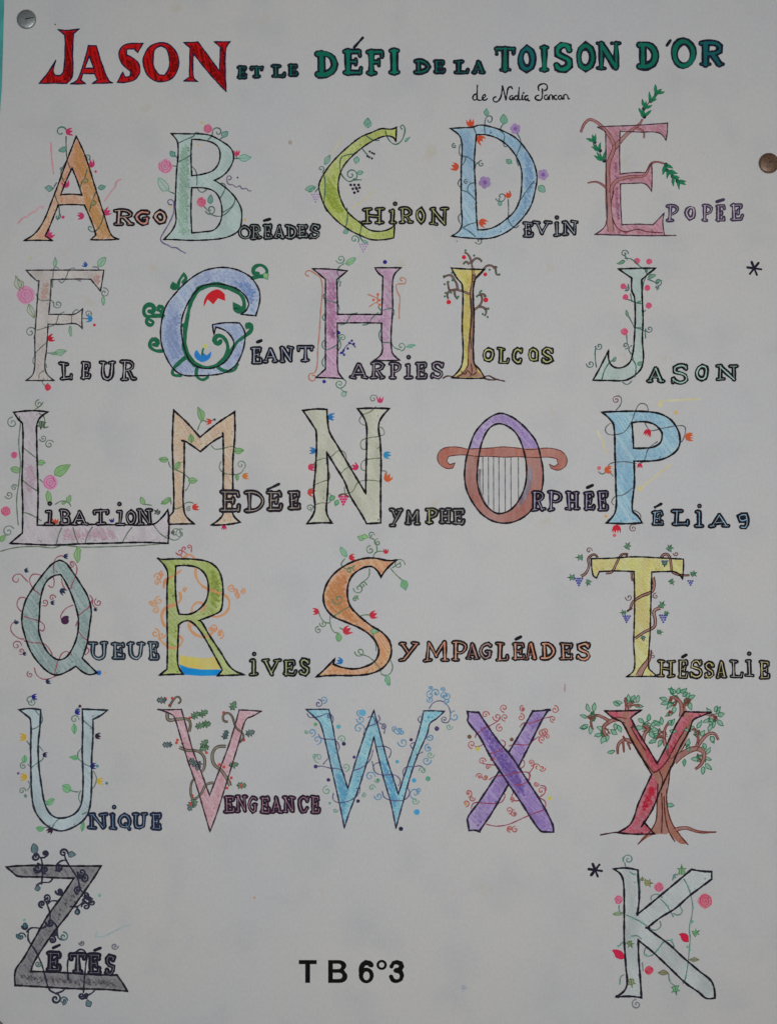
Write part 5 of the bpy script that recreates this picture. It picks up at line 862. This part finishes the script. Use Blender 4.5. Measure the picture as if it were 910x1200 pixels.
for x, y, r in ((110, 190, 30), (180, 285, 34), (318, 112, 34), (420, 250, 38), (505, 290, 38), (570, 95, 42), (640, 105, 24), (790, 200, 32), (725, 425, 34), (700, 285, 24)):
    g = Mark()
    for k in range(16):
        a = random.uniform(0, 6.28); b = a + random.uniform(.6, 1.6); q = random.uniform(.1, .9) * r; t = random.uniform(.3, 1) * r
        g.stroke(PP([(x + q * math.cos(a), y + q * math.sin(a)), (x + t * .8 * math.cos((a + b) / 2), y + t * .8 * math.sin((a + b) / 2)), (x + t * math.cos(b), y + t * math.sin(b))]), random.uniform(.9, 1.7), ink((40, 84, 60) if k % 3 else (92, 44, 36)))
    g.build('leaf_scribble', CUR[0])
def lf(x, y, a, L=34, W=17): leaf(x, y, a, L, W, GL1, None, GE, cov=.7)
for x, y, a in ((95, 165, 110), (118, 160, 75), (82, 195, 160), (90, 235, 200), (110, 240, 250), (85, 250, 190), (180, 265, 160), (165, 290, 190), (195, 290, 270), (215, 265, 330), (240, 230, 280), (258, 240, 300), (185, 300, 250), (280, 115, 160), (318, 108, 90), (330, 100, 60), (360, 112, 70), (265, 128, 150), (350, 130, 0), (240, 385, 190), (425, 215, 80), (440, 240, 20), (440, 262, 350), (400, 225, 150), (455, 285, 330), (395, 250, 190), (435, 275, 300), (505, 235, 95), (490, 240, 140), (530, 240, 50), (555, 240, 60), (490, 300, 200), (500, 320, 240), (470, 325, 200), (515, 330, 300), (545, 270, 0), (535, 95, 170), (560, 70, 100), (590, 65, 80), (620, 80, 50), (640, 90, 70), (560, 110, 230), (540, 110, 190), (575, 130, 260), (565, 165, 210), (655, 110, 290), (650, 90, 20), (580, 55, 150), (605, 55, 30), (690, 270, 140), (700, 255, 60), (665, 275, 150), (655, 315, 250), (735, 340, 300), (790, 300, 260), (775, 300, 290), (750, 400, 60), (745, 420, 340), (745, 455, 320), (705, 430, 180), (735, 470, 270), (630, 430, 270), (645, 345, 280), (800, 165, 80), (815, 185, 20), (795, 215, 270), (770, 205, 200), (780, 175, 130), (810, 210, 320), (782, 235, 250), (533, 688, 2), (720, 300, 60), (808, 178, 60), (785, 200, 250), (745, 350, 250)):
    lf(x, y, a + random.uniform(-8, 8), random.uniform(36, 50), random.uniform(18, 25))
lines([[(158, 855), (250, 840), (300, 845)], [(640, 820), (720, 842), (805, 838)]], (70, 40, 44), 1.2, 'ground_line')
sprig(335, 245, 0, 14, (80, 60, 60), 'knot', 5)

# Z
frame(0, 980, 170)
big('letter_drawing', 'dark grey capital letter Z with black curls', [(42, 192), (110, 186), (250, 182), (450, 186), (636, 186), (590, 260), (510, 375), (420, 500), (340, 600), (270, 700), (215, 790), (195, 848), (300, 850), (450, 858), (600, 868), (735, 870), (770, 920), (800, 972), (760, 968), (650, 960), (450, 955), (280, 945), (98, 935), (100, 840), (150, 765), (220, 640), (300, 500), (380, 390), (465, 262), (400, 262), (250, 255), (115, 250), (80, 225)],
    [], (108, 106, 110), 1.9, .95, inkc=(28, 26, 34), extra=[([(120, 860), (400, 880), (700, 900), (740, 950), (400, 930), (120, 900)], (88, 84, 88), .6), ([(480, 290), (520, 330), (330, 560), (340, 500)], (84, 80, 84), .6)])
ZC = (50, 50, 72)
for p in ([(262, 300), (268, 220), (262, 150), (240, 120), (215, 115)], [(260, 135), (285, 130), (298, 105)], [(330, 268), (310, 288), (270, 290), (235, 305), (232, 325)], [(415, 150), (450, 205), (490, 270), (505, 330), (540, 370)], [(415, 150), (405, 115)], [(355, 180), (385, 155), (420, 150)], [(310, 560), (315, 490), (298, 430), (280, 400)], [(300, 425), (330, 405), (370, 410)], [(445, 440), (490, 438), (530, 400)], [(490, 438), (480, 470)], [(170, 600), (200, 575), (270, 575), (330, 540), (360, 580), (350, 615), (325, 615)], [(180, 600), (180, 650), (225, 720), (265, 810), (290, 900), (310, 960), (350, 985)], [(350, 985), (395, 970), (410, 950)], [(430, 900), (425, 800), (440, 740)], [(525, 980), (530, 900), (540, 800), (545, 740), (510, 710), (470, 735)], [(540, 1000), (575, 985), (600, 960)], [(360, 600), (370, 640), (400, 650)], [(215, 200), (225, 230), (260, 215)], [(350, 215), (385, 210), (390, 185)], [(545, 370), (520, 400), (540, 410)]):
    line(p, ZC, 1.45)
for cx, cy, r, c in ((222, 130, 24, ZC), (285, 108, 18, ZC), (400, 105, 24, ZC), (238, 200, 26, ZC), (285, 212, 20, ZC), (375, 195, 22, ZC), (515, 225, 24, ZC), (530, 265, 24, ZC), (490, 335, 22, ZC), (540, 375, 22, ZC), (580, 415, 20, ZC), (540, 440, 24, ZC), (485, 475, 16, ZC), (295, 385, 22, ZC), (265, 425, 20, ZC), (375, 345, 22, ZC), (385, 355, 16, ZC), (160, 565, 18, ZC), (315, 540, 24, ZC), (330, 650, 20, ZC), (345, 610, 14, ZC), (135, 630, 24, (60, 84, 96)), (400, 630, 26, (84, 124, 124)), (350, 1020, 30, ZC), (400, 1030, 22, (80, 110, 116)), (515, 1000, 20, ZC), (545, 1000, 14, ZC), (240, 800, 18, (90, 120, 110)), (515, 670, 16, (120, 118, 130)), (720, 690, 20, (130, 130, 140)), (500, 250, 14, ZC), (560, 395, 14, ZC)):
    curl(cx, cy, r, random.choice((0, 90, 180, 270)), random.choice((1.3, -1.3)), c, 1.7 if c == ZC else 1.2)
for a in ((220, 112, 95, 70, 44), (425, 115, 0, 50, 36), (238, 345, 90, 40, 34), (130, 645, 130, 40, 26), (565, 1070, 110, 50, 40), (400, 1060, 70, 40, 22), (160, 575, 90, 34, 28), (485, 488, 90, 26, 22)): leaf(*a, (36, 84, 88), None, (36, 50, 70), cov=.95)
blob(626, 371, 11, (90, 150, 130), soft=True); blob(155, 525, 9, (90, 150, 130), soft=True)
line([(610, 600), (600, 625), (640, 632), (700, 605), (760, 575), (820, 555)], (136, 156, 156), 1.2, 'pencil_ray', True)
word('small dark word ÉTÉS standing on the foot of the grey Z', [B('E', 293, 722, 388, 850, acc=(335, 700, 375, 682)), B('T', 428, 728, 548, 862, W=6.5), B('E', 552, 732, 638, 868, acc=(595, 715, 632, 700)), B('S', 658, 742, 728, 872)], 5.0, (92, 90, 100), 1.7, inkc=(26, 24, 36))

# K
frame(680, 990, 170)
big('letter_drawing', 'very pale mint capital letter K with crimson buds and ivy', [(205, 152), (280, 145), (358, 158), (360, 220), (366, 330), (354, 436), (430, 375), (520, 300), (610, 225), (694, 154), (760, 165), (820, 168), (820, 215), (740, 275), (680, 320), (590, 400), (500, 455), (415, 522), (480, 570), (560, 630), (640, 705), (740, 790), (822, 862), (840, 960), (785, 962), (740, 925), (660, 870), (560, 775), (460, 680), (360, 598), (362, 700), (372, 830), (380, 958), (300, 950), (220, 955), (285, 892), (282, 760), (272, 600), (272, 400), (268, 240), (250, 185)],
    [], (164, 174, 172), 2.0, .75, inkc=(26, 24, 34), opens=[[(222, 948), (236, 956)], [(350, 430), (356, 440)], [(408, 520), (430, 522)]])
KV = (112, 146, 140)
for p in ([(280, 135), (275, 110)], [(310, 170), (330, 185), (345, 185)], [(285, 440), (330, 460), (380, 485), (412, 510)], [(430, 525), (470, 535), (500, 510), (495, 480)], [(500, 340), (530, 370), (550, 400), (580, 450)], [(440, 345), (445, 320), (480, 310), (510, 330)], [(645, 215), (670, 260), (690, 320), (700, 380), (695, 450), (680, 520), (685, 590), (680, 650), (672, 740), (655, 840), (640, 870)], [(580, 430), (610, 440), (635, 420), (620, 385)], [(410, 640), (400, 690), (440, 695), (480, 660), (520, 610), (560, 600), (585, 640)], [(320, 575), (350, 570), (380, 590)], [(240, 635), (262, 610)], [(245, 870), (250, 830), (270, 815)], [(240, 380), (245, 420), (270, 430)], [(575, 220), (590, 190), (615, 185)], [(550, 810), (560, 860), (585, 880)], [(385, 740), (390, 790)], [(370, 215), (372, 300)]):
    line(p, KV, 1.05)
for x, y in ((330, 460), (380, 488), (545, 385), (672, 262), (702, 395), (690, 490), (682, 660), (660, 820), (480, 660), (408, 690), (340, 185), (570, 595), (320, 575), (245, 870), (265, 85), (668, 640), (700, 480), (235, 635), (632, 405)): blob(x, y, 8, (90, 140, 124), 'leaflet')
curl(298, 92, 30, 200, -1.3, KV, 1.1); curl(350, 1000, 28, 100, 1.3, (132, 136, 144), 1.1); curl(590, 200, 16, 30, 1, KV)
for x, y, a, s, c in ((632, 185, 90, 46, (74, 140, 72)), (400, 240, 0, 42, (124, 128, 70)), (300, 605, 300, 36, (84, 116, 60)), (312, 840, 280, 44, (104, 120, 60)), (705, 560, 30, 36, (84, 146, 90)), (590, 885, 280, 44, (70, 140, 90)), (385, 225, 90, 20, (124, 130, 76))): sprig(x, y, a, s, c, 'ivy_leaf', 7)
for a, c in (((265, 430, 185, 62, 22), (110, 138, 96)), ((545, 802, 180, 62, 28), (108, 104, 62)), ((680, 720, 0, 62, 22), (116, 118, 80))): leaf(*a, c, (80, 80, 60))
rose(778, 352, 46, (190, 48, 78), (188, 60, 88)); rose(490, 265, 30, (192, 66, 96), (196, 92, 116)); rose(236, 343, 28, (190, 60, 96), (190, 120, 140)); rose(427, 788, 28, (180, 24, 56), (184, 36, 66))
leaf(675, 605, 140, 72, 48, (190, 44, 72), name='rose_bud', cov=1); leaf(270, 710, 145, 86, 46, (194, 44, 74), name='rose_bud', cov=1)
star(90, 158, 42, 3.0).build('asterisk', POSTER, 'black pen asterisk left of the letter K')

# ------------------------------------------------------------------ class mark
frame(320, 1100, 200)
cm = bpy.data.objects.new('class_mark', None); COL.objects.link(cm); cm.parent = POSTER; cm['label'] = 'bold black printed characters T B 6°3 near the bottom'
KB = ink((4, 4, 5))
def ch(polys, strokes=()):
    g = Mark()
    for o, h in polys: g.fill(PP(o), [PP(q) for q in h], KB, ZF, False)
    for p, wd, c in strokes: g.stroke(PP(p), wd, KB, c, ZF + .002e-3)
    g.build('character', cm)
ch([([(137, 114), (232, 114), (232, 136), (197, 136), (197, 236), (171, 236), (171, 136), (137, 136)], [])])
def arc(cx, cy, rx, ry, a0, a1, n=14): return [(cx + rx * math.cos(math.radians(a0 + (a1 - a0) * k / n)), cy - ry * math.sin(math.radians(a0 + (a1 - a0) * k / n))) for k in range(n + 1)]
ch([([(293, 114), (345, 114)] + arc(350, 144, 40, 30, 90, -50, 10) + [(382, 171)] + arc(356, 202, 40, 34, 50, -90, 10) + [(293, 236)],
     [[(318, 134), (318, 162)] + arc(346, 148, 17, 14, -90, 90, 8), [(318, 182), (318, 215)] + arc(350, 198.5, 19, 16.5, -90, 90, 8)])])
ch([(ell(496, 196, 40, 42, 28), [ell(497, 198, 17, 23, 20)])], [([(524, 142), (512, 131), (494, 127), (478, 138), (469, 160), (467, 195)], 5.4, False)])
ch([(ell(578, 140, 28, 27, 26), [ell(578, 140, 14, 14, 20)])])
ch([], [([(630, 148), (640, 130), (658, 125), (678, 132), (684, 148), (676, 163), (652, 170)], 5.2, False), ([(652, 170), (676, 174), (686, 198), (680, 217), (658, 227), (636, 220), (628, 203)], 5.4, False)])

# small stray pencil traces on the sheet
CUR[0] = POSTER
frame(0, 0, 910)
for x, y, r, c in ((340, 167, 2.5, (140, 132, 124)), (543, 1157, 3, (138, 142, 150)), (298, 1052, 1.6, (170, 130, 110))):
    blob(x, y, r, c, 'smudge', soft=True)
curl(543, 1160, 4.5, 0, 1.0, (196, 200, 208), .7, name='pencil_mark')
for p, c in (([(145, 612), (160, 567)], None),): pass
